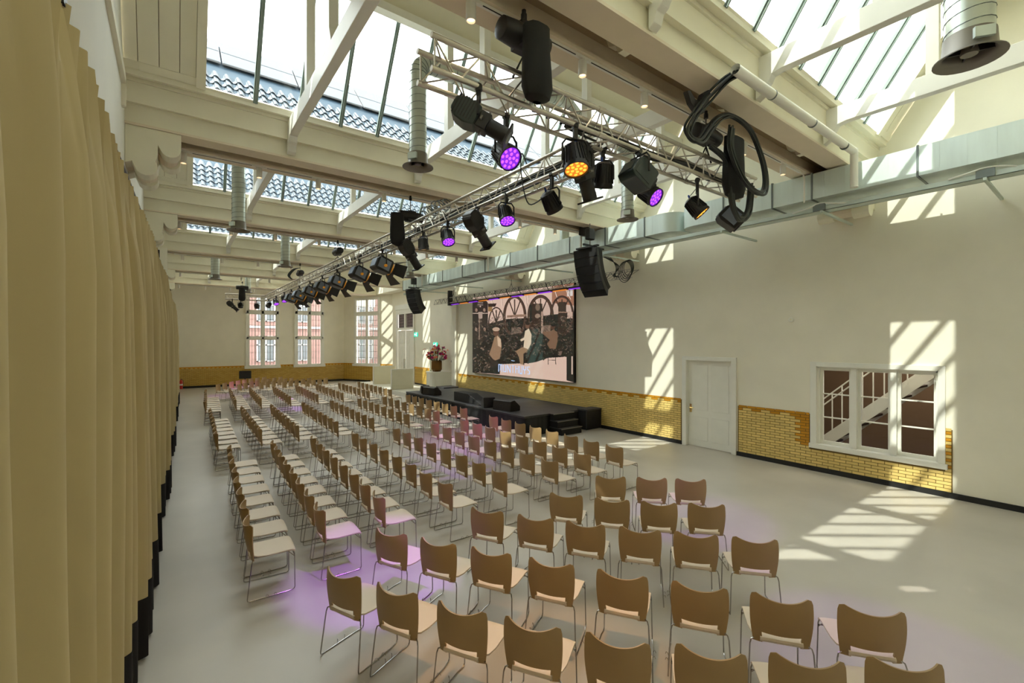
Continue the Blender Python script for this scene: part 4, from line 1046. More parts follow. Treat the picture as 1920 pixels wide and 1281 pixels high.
# ================================================================== LARGE PICTURE ON THE WALL (flat print, colours held per cell of a fine mesh)
def paint():
    W, H = 620, 322
    src = [(50, 235), (1165, 85), (1165, 1165), (50, 1045)]; dst = [(0, 0), (1, 0), (1, 1), (0, 1)]
    A = []; b = []
    for (x, y), (u, v) in zip(src, dst):
        A.append([u, v, 1, 0, 0, 0, -x * u, -x * v]); b.append(x)
        A.append([0, 0, 0, u, v, 1, -y * u, -y * v]); b.append(y)
    h = np.linalg.solve(np.array(A, float), np.array(b, float))
    U, V = np.meshgrid((np.arange(W) + .5) / W, (np.arange(H) + .5) / H)
    den = h[6] * U + h[7] * V + 1; X = (h[0] * U + h[1] * V + h[2]) / den; Y = (h[3] * U + h[4] * V + h[5]) / den
    img = np.zeros((H, W, 3)); rs = np.random.RandomState(5)
    def put(m, c, a=1.0): img[m] = img[m] * (1 - a) + np.array(c) / 255 * a
    def poly(P, c, a=1.0):
        m = np.zeros(X.shape, bool); n = len(P); j = n - 1
        for i in range(n):
            xi, yi = P[i]; xj, yj = P[j]
            cond = ((yi > Y) != (yj > Y)) & (X < (xj - xi) * (Y - yi) / (yj - yi + 1e-9) + xi); m ^= cond; j = i
        put(m, c, a); return m
    def ell(cx, cy, rx, ry, c, a=1.0): put(((X - cx) / rx) ** 2 + ((Y - cy) / ry) ** 2 < 1, c, a)
    def ring(cx, cy, rx, ry, t, c, ymax=9999, a=1.0):
        r = ((X - cx) / rx) ** 2 + ((Y - cy) / ry) ** 2; ri = ((X - cx) / (rx - t)) ** 2 + ((Y - cy) / (ry - t)) ** 2
        put((r < 1) & (ri > 1) & (Y < ymax), c, a)
    def line(x0, y0, x1, y1, t, c, a=1.0):
        dx, dy = x1 - x0, y1 - y0; L2 = dx * dx + dy * dy + 1e-9
        s = np.clip(((X - x0) * dx + (Y - y0) * dy) / L2, 0, 1)
        put((X - x0 - s * dx) ** 2 + (Y - y0 - s * dy) ** 2 < t * t / 4, c, a)
    pale = (205, 180, 166); dk = (38, 26, 22); br = (92, 66, 52); md = (128, 98, 80)
    img[:] = np.array(pale) / 255
    poly([(925, 100), (1165, 80), (1165, 330), (925, 300)], (160, 118, 96))
    poly([(1090, 118), (1152, 108), (1152, 225), (1090, 230)], (205, 195, 190)); line(1120, 110, 1120, 230, 4, br); line(1090, 170, 1152, 165, 4, br)
    poly([(650, 300), (1165, 330), (1165, 480), (650, 480)], (190, 168, 155), .8)
    for (a, b_, c_, d_) in ((170, 225, 185, 330), (245, 215, 305, 420), (365, 195, 378, 330), (470, 180, 495, 300), (620, 155, 645, 330), (660, 160, 665, 300), (725, 145, 775, 300), (940, 115, 990, 270), (1045, 95, 1130, 260)):
        line(a, b_, c_, d_, 7, (225, 205, 190)); line(a + 6, b_, c_ + 6, d_, 3, br)
    # dark mass of machinery
    poly([(225, 520), (420, 470), (640, 460), (1165, 400), (1165, 880), (1080, 880), (690, 950), (360, 960), (350, 1070), (50, 1045), (50, 500)], dk)
    poly([(1060, 760), (1165, 750), (1165, 1165), (1085, 1140)], (45, 33, 28))
    # spoked wheels
    for cx, cy, rx, ry, t in ((515, 450, 130, 236, 30), (800, 440, 145, 230, 34), (1035, 440, 132, 220, 24), (312, 520, 90, 182, 14)):
        ring(cx, cy, rx, ry, t, (92, 68, 56), 640); ring(cx, cy, rx - 2, ry - 2, 7, dk, 640)
        for dx in (-.5, 0, .5): line(cx, cy - 10, cx + dx * rx, cy - ry * .8, 12, (70, 50, 40))
    # columns
    poly([(50, 265), (70, 255), (195, 262), (218, 290), (220, 440), (215, 700), (50, 720)], (50, 34, 30))
    poly([(50, 255), (200, 262), (217, 380), (50, 385)], (58, 40, 36)); line(50, 405, 220, 405, 7, (200, 180, 165))
    for cx, cy in ((92, 370), (180, 370), (90, 580), (182, 580)): ell(cx, cy, 14, 20, (150, 125, 110))
    ell(136, 330, 9, 9, (190, 170, 155))
    line(110, 290, 165, 292, 6, (180, 160, 150)); line(108, 312, 165, 314, 6, (180, 160, 150))
    poly([(112, 390), (160, 390), (158, 460), (118, 470)], (170, 150, 138)); line(125, 470, 125, 680, 16, (130, 108, 95))
    poly([(220, 300), (315, 298), (300, 335), (222, 335)], (60, 42, 36)); poly([(222, 335), (268, 335), (262, 385), (222, 385)], (150, 120, 80))
    poly([(680, 320), (720, 305), (815, 305), (830, 430), (825, 560), (690, 560)], (68, 46, 36)); poly([(735, 305), (818, 310), (820, 400), (740, 400)], (60, 45, 38)); ell(768, 345, 26, 38, (125, 105, 90)); ell(768, 440, 30, 26, (150, 130, 115))
    poly([(680, 320), (705, 318), (705, 520), (678, 520)], (32, 24, 22)); line(815, 400, 815, 620, 20, (170, 145, 130))
    poly([(995, 290), (1080, 290), (1085, 640), (990, 640)], (64, 45, 36)); ell(1045, 345, 30, 50, (70, 52, 44)); poly([(910, 430), (985, 420), (985, 600), (905, 600)], (36, 26, 24))
    line(1000, 400, 1150, 405, 12, (150, 122, 105)); poly([(1095, 400), (1150, 400), (1150, 470), (1090, 470)], (190, 165, 150))
    poly([(430, 430), (640, 418), (640, 445), (430, 455)], (150, 122, 105)); poly([(480, 560), (580, 560), (585, 620), (475, 640)], (160, 140, 125), .7)
    poly([(825, 545), (910, 540), (910, 610), (825, 615)], (150, 128, 112), .8)
    # small machine detail
    for k in range(2200):
        x = rs.uniform(55, 1150); y = rs.uniform(440, 900) if x > 230 else rs.uniform(480, 1020)
        if 690 < x and y > 860: continue
        s_ = rs.uniform(2, 9); q = rs.rand(); c = (170, 148, 132) if q > .72 else ((95, 72, 60) if q > .4 else (24, 18, 16))
        if rs.rand() < .5: line(x, y, x + rs.uniform(-30, 30), y + rs.uniform(-26, 26), rs.uniform(2, 5), c, .8)
        else: poly([(x, y), (x + s_, y), (x + s_, y + s_ * rs.uniform(.3, 2)), (x, y + s_)], c, .8)
    for k in range(60):
        x = rs.uniform(55, 350); y = rs.uniform(740, 1040); ell(x, y, rs.uniform(4, 14), rs.uniform(3, 9), (150, 128, 112) if rs.rand() > .6 else (30, 22, 20), .9)
    # pale floor
    poly([(690, 960), (885, 895), (1085, 885), (1085, 1145), (350, 1068), (365, 990)], pale)
    poly([(1088, 890), (1140, 880), (1140, 1080), (1090, 1070)], (40, 30, 27)); poly([(1138, 880), (1152, 880), (1152, 1075), (1138, 1075)], (200, 180, 165))
    # three seated workers
    poly([(290, 670), (330, 640), (362, 690), (372, 760), (350, 900), (290, 925), (232, 850), (262, 770)], (150, 122, 98)); poly([(320, 650), (362, 690), (366, 780), (330, 760)], (196, 172, 148))
    ell(308, 615, 32, 42, (110, 82, 66)); ell(310, 580, 40, 22, (185, 160, 140)); poly([(240, 880), (300, 920), (350, 960), (250, 1010)], (60, 44, 38))
    poly([(630, 600), (670, 575), (700, 640), (695, 740), (665, 800), (610, 790), (620, 700), (585, 715), (575, 695), (618, 670)], (205, 188, 165)); poly([(525, 820), (600, 775), (665, 800), (640, 830), (610, 850), (615, 970), (575, 960), (560, 880)], (150, 124, 98))
    ell(655, 545, 24, 34, (120, 90, 74)); ell(660, 522, 24, 16, (50, 36, 30)); poly([(610, 870), (665, 870), (668, 960), (655, 960), (650, 885), (622, 885), (620, 970), (610, 970)], (46, 34, 30))
    poly([(905, 610), (945, 585), (988, 640), (985, 720), (965, 800), (900, 795), (870, 745), (900, 700), (830, 640), (815, 610)], (128, 100, 80)); ell(935, 555, 27, 34, (95, 68, 56)); ell(940, 535, 28, 20, (30, 22, 20))
    for a in (880, 962): line(a, 800, a + 4, 965, 7, dk)
    for b_ in (840, 880, 920): line(882, b_, 966, b_ + 2, 5, dk)
    poly([(820, 900), (860, 865), (870, 890), (830, 925)], (40, 30, 27)); poly([(998, 830), (1040, 820), (1025, 870), (1000, 870)], (120, 100, 88))
    # lettering
    def G_(ch, x, y, w, hgt):
        c = (190, 212, 245); sk = .10
        def L(a, b_, c_, d_): line(x + a * w, y + b_ * hgt + a * w * sk, x + c_ * w, y + d_ * hgt + c_ * w * sk, 7, c)
        for s_ in {'M': [(0, 0, 0, 1), (0, 0, .5, .0), (.5, 0, .5, .8), (.5, 0, 1, 0), (1, 0, 1, 1)], 'U': [(0, 0, 0, 1), (0, 1, 1, 1), (1, 0, 1, 1)], 'N': [(0, 0, 0, 1), (0, 0, 1, 1), (1, 0, 1, 1)],
                   'T': [(0, 0, 1, 0), (.5, 0, .5, 1)], 'H': [(0, 0, 0, 1), (1, 0, 1, 1), (0, .4, 1, .4)], 'Y': [(0, 0, 0, .45), (0, .45, 1, .45), (1, 0, 1, .45), (.5, .45, .5, 1)],
                   'S': [(1, 0, 0, 0), (0, 0, 0, .35), (0, .35, 1, .6), (1, .6, 1, 1), (1, 1, 0, 1)]}[ch]: L(*s_)
    x = 338
    for ch, w_ in zip('MUNTHUYS', (36, 26, 30, 26, 26, 24, 26, 24)):
        hh = 78 if ch in 'MNTHYS' else 74
        G_(ch, x, 962 + (x - 338) * .09, w_, hh); x += w_ + 17.5
    line(572, 1065, 598, 1068, 7, (178, 200, 232)); line(478, 922, 500, 924, 6, (178, 200, 232)); line(503, 924, 512, 926, 6, (178, 200, 232))
    img += rs.normal(0, .012, img.shape); return np.clip(img, 0, 1) ** 1.22 * 1.06
img = paint(); H_, W_ = img.shape[:2]
PY0, PY1, PZ0, PZ1 = 11.24, 17.85, 1.38, 4.82
pic = thing('led_screen', 'large wall screen showing a sepia factory photograph with pale blue lettering above the stage', 'screen', (11.1, 14.5, PZ0), world=True)
MB().box(11.06, XR, PY0, PY1, PZ0, PZ1).build('panel', M['blk'], pic)
vs = [(11.056, PY1 - (PY1 - PY0 - .03) * i / W_ - .015, PZ1 - (PZ1 - PZ0 - .02) * j / H_ - .01) for j in range(H_ + 1) for i in range(W_ + 1)]
fs = [(j * (W_ + 1) + i, (j + 1) * (W_ + 1) + i, (j + 1) * (W_ + 1) + i + 1, j * (W_ + 1) + i + 1) for j in range(H_) for i in range(W_)]
me = bpy.data.meshes.new('print'); me.from_pydata(vs, [], fs)
lin = np.where(img <= .04045, img / 12.92, ((img + .055) / 1.055) ** 2.4)
ca = me.color_attributes.new('ink', 'FLOAT_COLOR', 'CORNER')
cols = np.ones((H_ * W_, 4, 4), np.float32); cols[:, :, :3] = lin.reshape(-1, 1, 3); ca.data.foreach_set('color', cols.ravel())
pm = bpy.data.materials.new('led_screen_image'); pm.use_nodes = True; n = pm.node_tree; at_ = n.nodes.new('ShaderNodeVertexColor'); at_.layer_name = 'ink'
b_ = n.nodes['Principled BSDF']; n.links.new(at_.outputs[0], b_.inputs['Emission Color']); b_.inputs['Emission Strength'].default_value = .34; b_.inputs['Base Color'].default_value = (.022, .045, .042, 1); b_.inputs['Roughness'].default_value = .35
me.materials.append(pm); link('screen_face', me, pic)

# ================================================================== PLATFORM, PARAPETS, FLOWERS
q = MB().box(9.35, XR2, 20.9, 29.0, 0, .22).build('landing', M['white'], None); struct(q); q.name = 'floor_landing'
for (y, xa, xb, lab) in ((23.3, 9.4, 10.62, 'front white parapet panel beside the landing near the double door'), (26.9, 9.72, 11.05, 'rear white parapet panel beside the landing by the third window')):
    t = thing('parapet', lab, 'parapet', ((xa + xb) / 2, y, .22), world=True)
    MB().box(xa, xb, y, y + .10, .22, 1.28).build('panel', M['cream'], t, bevel=.004); MB().box(xa - .02, xb + .02, y - .03, y + .13, 1.28, 1.32).build('cap', M['white'], t); MB().box(xa - .01, xb + .01, y - .02, y + .12, .22, .42).build('plinth', M['cream'], t)
    MB().box(xa - .03, xa + .0, y - .02, y + .12, .22, 1.30).build('end_board', M['white'], t)
pd = thing('flower_stand', 'white drum shaped stand with the vase of flowers behind the stage', 'stand', (11.3, 21.7, 0), world=True)
pts = [(11.84, 22.3), (10.95, 22.3), (10.78, 22.0)] + [(10.78 + .25 - .25 * math.cos(R(a)), 21.6 - .35 * math.sin(R(a)) - .0) for a in (0, 30, 60, 90)] + [(11.84, 21.2)]
MB().prism(pts, 'z', .0, 1.16).build('body', M['white'], pd); MB().prism([((x - 11.3) * 1.05 + 11.3 if x < 11.8 else x, (y - 21.7) * 1.05 + 21.7) for x, y in pts], 'z', 1.16, 1.21).build('top', M['white'], pd, bevel=.003)
va = thing('flower_vase', 'bronze faceted vase holding red, orange and magenta flowers on the white stand', 'vase', (11.25, 21.75, 1.21))
MB().lathe([(.17, 0), (.24, .10), (.24, .44), (.22, .48), (.20, .48), (.20, .40)], (0, 0, 0), (0, 0, 1), 8, cap=False).lathe([(.001, .0), (.17, 0)], (0, 0, 0), (0, 0, 1), 8, cap=False).build('vessel', M['vase'], va)
va.scale = (1.2, 1.2, 1.2)
rs = random.Random(3)
bq = thing('bouquet', 'full bouquet of red, orange, coral and magenta blooms in the bronze vase', 'flowers', (11.25, 21.75, 1.79)); bq.scale = (1.35, 1.35, 1.3)
for k in range(64):
    a = rs.uniform(0, 2 * PI); e = rs.uniform(.05, 1.45); rr = rs.uniform(.28, .44) * (1.0 if k % 5 else 1.25)
    c = (rr * 1.15 * math.cos(a) * math.cos(e), rr * 1.15 * math.sin(a) * math.cos(e), .08 + rr * 1.15 * math.sin(e))
    m = ['red', 'coral', 'opet', 'pink', 'red', 'coral', 'opet', 'pink'][k % 8]; s_ = rs.uniform(.035, .07) * (1.5 if m in ('pink', 'opet') and k % 2 else 1)
    f = MB(); cv = Vector(c); nn = cv.normalized(); a1 = nn.orthogonal().normalized(); a2 = nn.cross(a1)
    for ring_, (n_, rad, lift) in enumerate(((7, 1.0, .1), (5, .62, .5), (3, .3, .8))):
        for j in range(n_):
            t_ = 2 * PI * j / n_ + ring_; d = a1 * math.cos(t_) + a2 * math.sin(t_); tt = a1 * -math.sin(t_) + a2 * math.cos(t_)
            p0 = cv + nn * s_ * lift * .2; p1 = cv + d * s_ * rad * .6 + tt * s_ * .35 * rad + nn * s_ * lift; p2 = cv + d * s_ * rad + nn * s_ * (lift + .3); p3 = cv + d * s_ * rad * .6 - tt * s_ * .35 * rad + nn * s_ * lift
            f._add([p0, p1, p2, p3], [(0, 1, 2, 3)])
    bl_ = f.build('bloom', M[m], bq)
    MB().tube([(c[0] * .25, c[1] * .25, -.1), c], .004, 4).build('stem', M['leaf'], bl_)
lm = MB()
for k in range(60):
    a = rs.uniform(0, 2 * PI); e = rs.uniform(-.2, 1.2); rr = rs.uniform(.18, .34); cv = Vector((rr * math.cos(a) * math.cos(e), rr * math.sin(a) * math.cos(e), .05 + rr * math.sin(e))); nn = cv.normalized(); a1 = nn.orthogonal().normalized()
    lm._add([cv, cv + nn * .05 + a1 * .03, cv + nn * .11, cv + nn * .05 - a1 * .03], [(0, 1, 2, 3)])
stuff(lm.build('foliage', M['leaf'], bq))
# exit signs, niche, round knob, sounder
for (y, z, sx, lab) in ((26.0, 3.22, .0, 'green exit sign mounted beside the double door'), (23.02, 2.62, 0, 'green exit sign mounted above the flowers')):
    t = thing('exit_sign', lab, 'sign', (XR2, y, z), world=True)
    yy = y if y < 25 else 25.55
    MB().box(XR2 - .05, XR2, yy - .22, yy + .22, z - .12, z + .12).build('plate', M['sign'], t)
    g = MB(); g.prism([(yy + .17, z), (yy + .09, z + .06), (yy + .09, z + .025), (yy + .02, z + .025), (yy + .02, z - .025), (yy + .09, z - .025), (yy + .09, z - .06)], 'x', XR2 - .056, XR2 - .05)
    g.box(XR2 - .056, XR2 - .05, yy - .15, yy - .03, z - .09, z - .075).box(XR2 - .056, XR2 - .05, yy - .15, yy - .135, z - .09, z + .09).box(XR2 - .056, XR2 - .05, yy - .15, yy - .03, z + .075, z + .09).prism([(yy - .10, z + .05), (yy - .07, z + .05), (yy - .05, z - .06), (yy - .08, z - .01), (yy - .12, z - .06)], 'x', XR2 - .056, XR2 - .05)
    g.build('pictogram', M['signw'], t)
nf = MB().box(XR2 - .03, XR2 + .03, 22.17, 22.27, .9, 2.46).box(XR2 - .03, XR2 + .03, 23.63, 23.73, .9, 2.46).box(XR2 - .03, XR2 + .03, 22.17, 23.73, 2.38, 2.47).build('trim_10', M['white']); struct(nf)
tag(MB().lathe([(.06, 0), (.075, .02), (.07, .03), (.001, .035)], (XR2, 21.15, 1.75), (-1, 0, 0), 14).build('round_fitting', M['blk']), 'small round black fitting on the wall right of the flowers', 'fitting')  # small round black wall fitting, its use not known
t = thing('wall_sounder', 'small round white alarm sounder high on the right wall', 'alarm', (XR, 4.44, 3.29))
MB().lathe([(.055, 0), (.055, .02), (.045, .03), (.001, .03)], (0, 0, 0), (-1, 0, 0), 20).build('base', M['white'], t, smooth=True); MB().lathe([(.022, .03), (.022, .038), (.001, .04)], (0, 0, 0), (-1, 0, 0), 16).build('dome', M['cream'], t)
fe = thing('fire_extinguisher', 'red fire extinguisher at the far left corner beside the curtain', 'extinguisher', (.42, 33.2, .0))
MB().lathe([(.08, 0), (.085, .05), (.085, .42), (.05, .5), (.02, .54)], (0, 0, 0), (0, 0, 1), 14).build('cylinder', mat('extinguisher_red', (.6, .03, .02), .3), fe, smooth=True)
MB().box(-.03, .05, -.02, .02, .54, .58).tube([(.03, 0, .56), (.11, 0, .5), (.10, 0, .2)], .012).build('valve', M['blk'], fe); MB().lathe([(.087, .2), (.087, .3)], (0, 0, 0), (0, 0, 1), 14).build('label_band', M['white'], fe)
ts = thing('floor_monitor', 'black rectangular screen on a stand in front of the end wall', 'screen', (3.55, 31.8, 0))
MB().box(-.32, .32, -.03, .03, .55, 1.02).build('display', M['blk'], ts, bevel=.01); MB().cyl((0, 0, .03), (0, 0, .55), .03).build('pole', M['blk'], ts); MB().box(-.25, .25, -.2, .2, 0, .03).build('base', M['blk'], ts)
# frame strip high on the left wall
q = MB().box(XL, XL + .05, 5.2, 8.1, 6.28, 6.40).box(XL, XL + .05, 8.05, 8.12, 5.98, 6.40).box(XL, XL + .04, 5.2, 8.05, 6.42, 6.44).build('trim_11', M['cream']); struct(q)

# ================================================================== CURTAINS
cy = [0.0, 1.2, 2.8, 4.4, 5.2, 6.6, 9.2, 14.0, 18.7, 21.3, 31.2]; cx = [-.40, -.38, -.37, -.33, -.30, -.26, -.19, -.07, -.01, .07, .22]
def cX(y): return float(np.interp(y, cy, cx)) - .05
breaks = [-.6, 2.72, 6.3, 9.9, 13.5, 17.1, 20.7, 24.3, 27.9, 31.2]
ZT, ZH = 4.27, .54
for k, (a, b) in enumerate(zip(breaks, breaks[1:])):
    lab = 'sand coloured pleated curtain panel with black hem, ' + ('closest to the camera' if k == 0 else f'{ordn(k)} panel from the camera' if k < 8 else 'farthest from the camera')
    t = thing('curtain', lab, 'curtain', (cX((a + b) / 2), (a + b) / 2, 0), group='sand curtains along the left side', world=True)
    rs = random.Random(20 + k); ncols = int((b - a) / (.012 if k < 4 else .022)); ph = 0; cols_ = []
    lam = .47 if k < 4 else .40; amps = [rs.uniform(.75, 1.25) for _ in range(200)]; lens = [rs.uniform(.55, 1.35) * lam for _ in range(200)]
    # fold phase along the panel
    ys_ = [a + (b - a) * i / ncols for i in range(ncols + 1)]
    edges = [a]; 
    for L_ in lens:
        if edges[-1] > b: break
        edges.append(edges[-1] + L_)
    zs_ = [0.02, ZH * .5, ZH, .8, 1.3, 1.9, 2.5, 3.1, 3.6, 3.95, 4.15, ZT] if k < 5 else [0.02, ZH, 1.6, 3.0, 4.0, ZT]
    def px_(y, z):
        i = max(0, min(len(edges) - 2, int(np.searchsorted(edges, y, side='right')) - 1)); u = (y - edges[i]) / (edges[i + 1] - edges[i]); A_ = amps[i]
        tz = z / ZT
        uu = u + .04 * math.sin(2.1 * y + 2.2 * tz); big = (.125 - .02 * tz) * A_ * (2 * abs(math.sin(PI * uu)) ** .8 - 1) + .030 * math.sin(4 * PI * u + 1.0 + 2 * tz) * (1 - tz * .4)
        pt = (y / .19) % 1.0; pin = .055 * (1 - abs(2 * pt - 1)) * 2 - .055         # pinch pleats at the top
        w_ = max(0, (tz - .72) / .28) ** 2
        return cX(y) + big * (1 - .92 * w_) + pin * w_ + .015 * math.sin(y * 1.3 + z * .9)
    yshift = lambda y, z: y + .02 * math.sin(3.1 * z + y * 2) * (1 - z / ZT)
    up_ = [z for z in zs_ if z >= ZH]; lo_ = [z for z in zs_ if z <= ZH]
    MB().grid([[(px_(y, z), yshift(y, z), z) for z in up_] for y in ys_]).build('drape', M['curtain'], t, smooth=True)
    MB().grid([[(px_(y, z) + .004, yshift(y, z), z) for z in lo_] for y in ys_]).build('hem', M['hem'], t, smooth=True, label='black hem band')
q = MB().tube([(cX(y), y, ZT + .05) for y in cy], .02, 8).build('curtain_rail', M['blk'], None); tag(q, 'dark curtain rail along the left wall', 'curtain rail')
for k, y in enumerate((2.74, 9.9, 17.1, 24.3)):
    q = MB().box(XL, cX(y) + .03, y - .02, y + .02, ZT + .07, ZT + .11).box(cX(y) - .04, cX(y) + .05, y - .04, y + .04, ZT - .02, ZT + .10).build('rail_bracket', M['blk']); tag(q, f'black curtain rail bracket, {ordn(k)} from the camera', 'bracket')

# ================================================================== CHAIRS
def chair_meshes():
    m = {}
    # seat: pad with waterfall front, rolled rear
    G = []
    prof = [(-.245, .425), (-.252, .442), (-.245, .458), (-.225, .466), (-.17, .462), (-.08, .456), (.03, .458), (.13, .463), (.18, .460), (.205, .448), (.21, .436)]
    for j in range(9):
        v = -1 + 2 * j / 8; row = []
        for (x, z) in prof:
            wd = .215 if x > -.1 else (.205 if x > -.2 else .150); edge = -.006 * abs(v) ** 6; row.append((x - .01 * abs(v) ** 4 * (1 if x > .1 else 0), wd * v, z + edge - .004 * (1 - v * v)))
        G.append(row)
    m['seat'] = MB().grid(G, -.013).mesh('seat', M['seat'], smooth=True)
    # backrest: concave shell, dipped top edge, slot above the seat
    nu, nv = 18, 13; G = []
    for j in range(nu + 1):
        u = -1 + 2 * j / nu; row = []
        for i in range(nv + 1):
            v = i / nv; zt = .772 + .036 * abs(u) ** 2.0 - (.022 * max(0, (abs(u) - .90) / .10) ** 2); zb = .408
            z = zb + (zt - zb) * v
            h = (z - .42) / .38; half = .200 + .022 * math.sin(min(1, max(0, h)) * PI * .8) - .004
            half -= .012 * max(0, h - .9) / .1 * 1.0
            x = -.236 - .060 * max(0, h) ** 1.3 + (.030 + .050 * max(0, min(1, h))) * u * u - .012 * math.sin(PI * h) ; row.append((x, half * u, z))
        G.append(row)
    def msk(j, i):
        u = abs(-1 + 2 * (j + .5) / nu)
        return not (u < .70 and i in (0, 1, 2)) and not (u < .60 and i == 3 and False)
    m['backrest'] = MB().grid(G, .011, mask=msk).mesh('backrest', M['tan'], smooth=True)
    for s_, nm in ((-1, 'l'), (1, 'r')):
        pts = [(-.20, s_ * .12, .425), (-.215, s_ * .19, .425), (-.225, s_ * .212, .415), (-.232, s_ * .222, .38), (-.275, s_ * .243, .03), (-.272, s_ * .244, .012), (-.25, s_ * .243, .006), (-.10, s_ * .241, .006), (.10, s_ * .236, .006), (.165, s_ * .226, .006), (.185, s_ * .224, .012), (.195, s_ * .223, .03), (.192, s_ * .215, .40), (.185, s_ * .208, .432), (.16, s_ * .20, .437), (-.12, s_ * .185, .435)]
        m['sled' + nm] = MB().tube(pts, .0058, 6).mesh('sled_leg', M['chrome'], smooth=True)
        b = MB()
        for x in (-.10, -.02): b.tube([(x, s_ * .240, .008), (x + .01, s_ * .248, .035), (x + .02, s_ * .262, .035), (x + .03, s_ * .268, .010)], .0028, 4)
        m['clip' + nm] = b.mesh('link_clip', M['chrome'])
    m['bar'] = MB().tube([(.191, -.214, .385), (.191, .214, .385)], .005, 6).tube([(.193, -.215, .37), (.13, -.20, .432)], .0045, 5).tube([(.193, .215, .37), (.13, .20, .432)], .0045, 5).mesh('cross_bar', M['chrome'], smooth=True)
    return m
CM = chair_meshes()
def chair(x, y, rz, label, group, far=False):
    t = thing('chair', label, 'chair', (x, y, 0), rz, group)
    link('seat', CM['seat'], t); link('backrest', CM['backrest'], t)
    link('sled_leg', CM['sledl'], t); link('sled_leg', CM['sledr'], t); link('cross_bar', CM['bar'], t)
    if not far: link('link_clip', CM['clipl'], t); link('link_clip', CM['clipr'], t)
    return t
rown = ['row by the curtain', 'second row from the curtain', 'third row from the curtain', 'fourth row from the curtain', 'fourth row from the stage', 'third row from the stage', 'second row from the stage', 'row by the stage']
def posn(k, n): return 'at the near end' if k == 0 else ('at the far end' if k == n - 1 else f'{ordn(k)} from the near end')
rc = random.Random(11)
BLK = {'near': (5.83, .612, [1.14, 1.88, 2.62, 3.58, 4.55, 5.58, 6.38, 7.24], [.045, .045, .045, .02, .02, .01, .02, .03]),
       'middle': (11.93, .605, [1.24, 2.08, 2.86, 3.77, 4.68, 5.68, 6.60, 7.51], [.03, .025, .03, .035, .035, .02, .02, .02]),
       'far': (18.42, .625, [1.35, 2.22, 2.98, 3.93, 4.88, 5.81, 6.85, 7.79], [.053, .05, .045, .04, .04, .03, .03, .03])}
for bn, (y0, pt, xs, slp) in BLK.items():
    for r_, (x, s_) in enumerate(zip(xs, slp)):
        for k in range(8):
            yy = y0 + pt * k
            chair(x - .21 + s_ * pt * k + rc.uniform(-.008, .008), yy, -math.atan(s_) + rc.uniform(-.02, .02), f'beige chair, {posn(k, 8)}, {rown[r_]}, {bn} block', f'chairs of the {bn} straight block', far=(bn == 'far'))
def fan(rows, a0s, a1s, sgn, bname, rname):
    for r_, P_ in enumerate(rows):
        n = len(P_)
        for k, (x, y) in enumerate(P_):
            a = a0s[r_] + (a1s[r_] - a0s[r_]) * k / max(1, n - 1)
            f = R(a + 90) if sgn > 0 else R(a - 90)
            cx_ = x + .27 * math.cos(f); cy_ = y + .27 * math.sin(f)
            pos = 'first at the curtain end' if k == 0 else (f'{ordn(k)} from the curtain end' if k < n - 1 or (sgn > 0 and r_ == 0) else 'last at the right end')
            chair(cx_, cy_, f, f'beige chair, {pos}, {ordn(r_)} row, {bname}', f'chairs of the {bname}', far=sgn < 0)
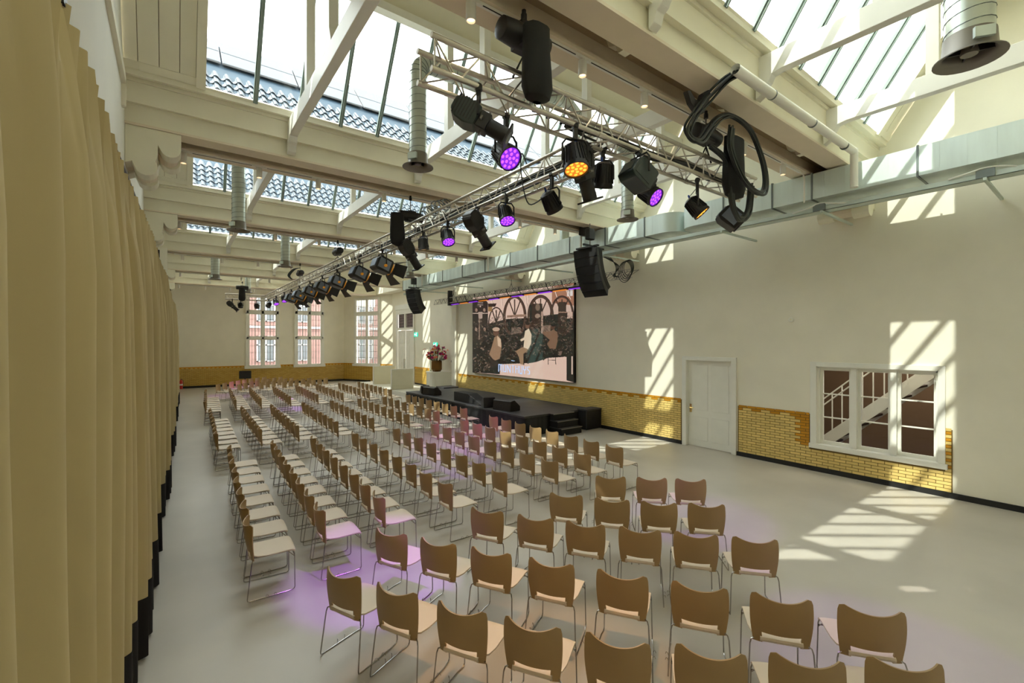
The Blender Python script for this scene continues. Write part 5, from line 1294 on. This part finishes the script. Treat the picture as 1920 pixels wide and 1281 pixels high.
fan([[(1.16, 4.05), (1.43, 3.52), (1.72, 2.97), (2.03, 2.50), (2.38, 2.02), (2.78, 1.58), (3.2, 1.17), (3.66, .79)],
     [(1.82, 4.61), (2.11, 4.1), (2.42, 3.61), (2.74, 3.1), (3.09, 2.57), (3.45, 2.06), (3.81, 1.58), (4.18, 1.10)],
     [(2.98, 4.52), (3.3, 4.0), (3.63, 3.53), (3.99, 3.07), (4.36, 2.64), (4.73, 2.21)],
     [(4.12, 4.35), (4.46, 3.86), (4.84, 3.43), (5.26, 3.04)], [(5.2, 4.52), (5.63, 4.11), (6.03, 3.73)]],
    [-67, -64, -61, -54, -45], [-47, -53, -49, -46, -43], 1, 'near angled block', '')
fan([[(1.69, 25.4), (2.0, 26.0), (2.33, 26.6), (2.67, 27.15), (3.02, 27.7), (3.37, 28.2), (3.75, 28.65), (4.15, 29.1)],
     [(2.5, 24.85), (2.82, 25.45), (3.14, 26.0), (3.45, 26.55), (3.8, 27.1), (4.15, 27.6), (4.5, 28.1), (4.88, 28.5)],
     [(3.45, 25.1), (3.8, 25.65), (4.15, 26.15), (4.5, 26.65), (4.87, 27.1), (5.25, 27.5)],
     [(4.45, 25.0), (4.83, 25.5), (5.2, 25.95), (5.6, 26.35), (6.0, 26.75)], [(5.5, 24.9), (5.9, 25.35), (6.3, 25.75), (6.7, 26.1)]],
    [62, 62, 58, 54, 50], [50, 52, 52, 48, 45], -1, 'far angled block', '')

# ================================================================== OUTSIDE THE END WINDOWS
fb = thing('brick_building', 'pale pink brick building with white windows across the street behind the end windows', 'building', (6, 46, 0), world=True)
fw = MB(); 
fw.box(-10, 40, 46, 46.5, -1, 9); fw.build('facade', M['facade'], fb)
for fl in (0, 1):
    z0 = 1.0 + fl * 3.6
    for k in range(12):
        x0 = -6 + k * 3.0
        wf = MB().box(x0, x0 + 1.5, 45.9, 46.0, z0, z0 + .08).box(x0, x0 + 1.5, 45.9, 46.0, z0 + 2.2, z0 + 2.3).box(x0, x0 + .12, 45.9, 46, z0, z0 + 2.3).box(x0 + 1.38, x0 + 1.5, 45.9, 46, z0, z0 + 2.3).box(x0 + .69, x0 + .81, 45.9, 46, z0, z0 + 2.3).box(x0, x0 + 1.5, 45.9, 46, z0 + 1.45, z0 + 1.55).build('window', M['fwhite'], fb)
        MB().box(x0 + .1, x0 + 1.4, 45.97, 45.99, z0 + .05, z0 + 2.25).build('pane', M['fglass'], wf)
MB().box(-10, 40, 45.85, 46, 4.0, 4.2).box(-10, 40, 45.8, 46, 8.6, 8.8).build('cornice', M['fwhite'], fb)
struct(MB().box(-30, 60, 34, 60, -1.2, -1.0).build('floor_street', M['pave']))
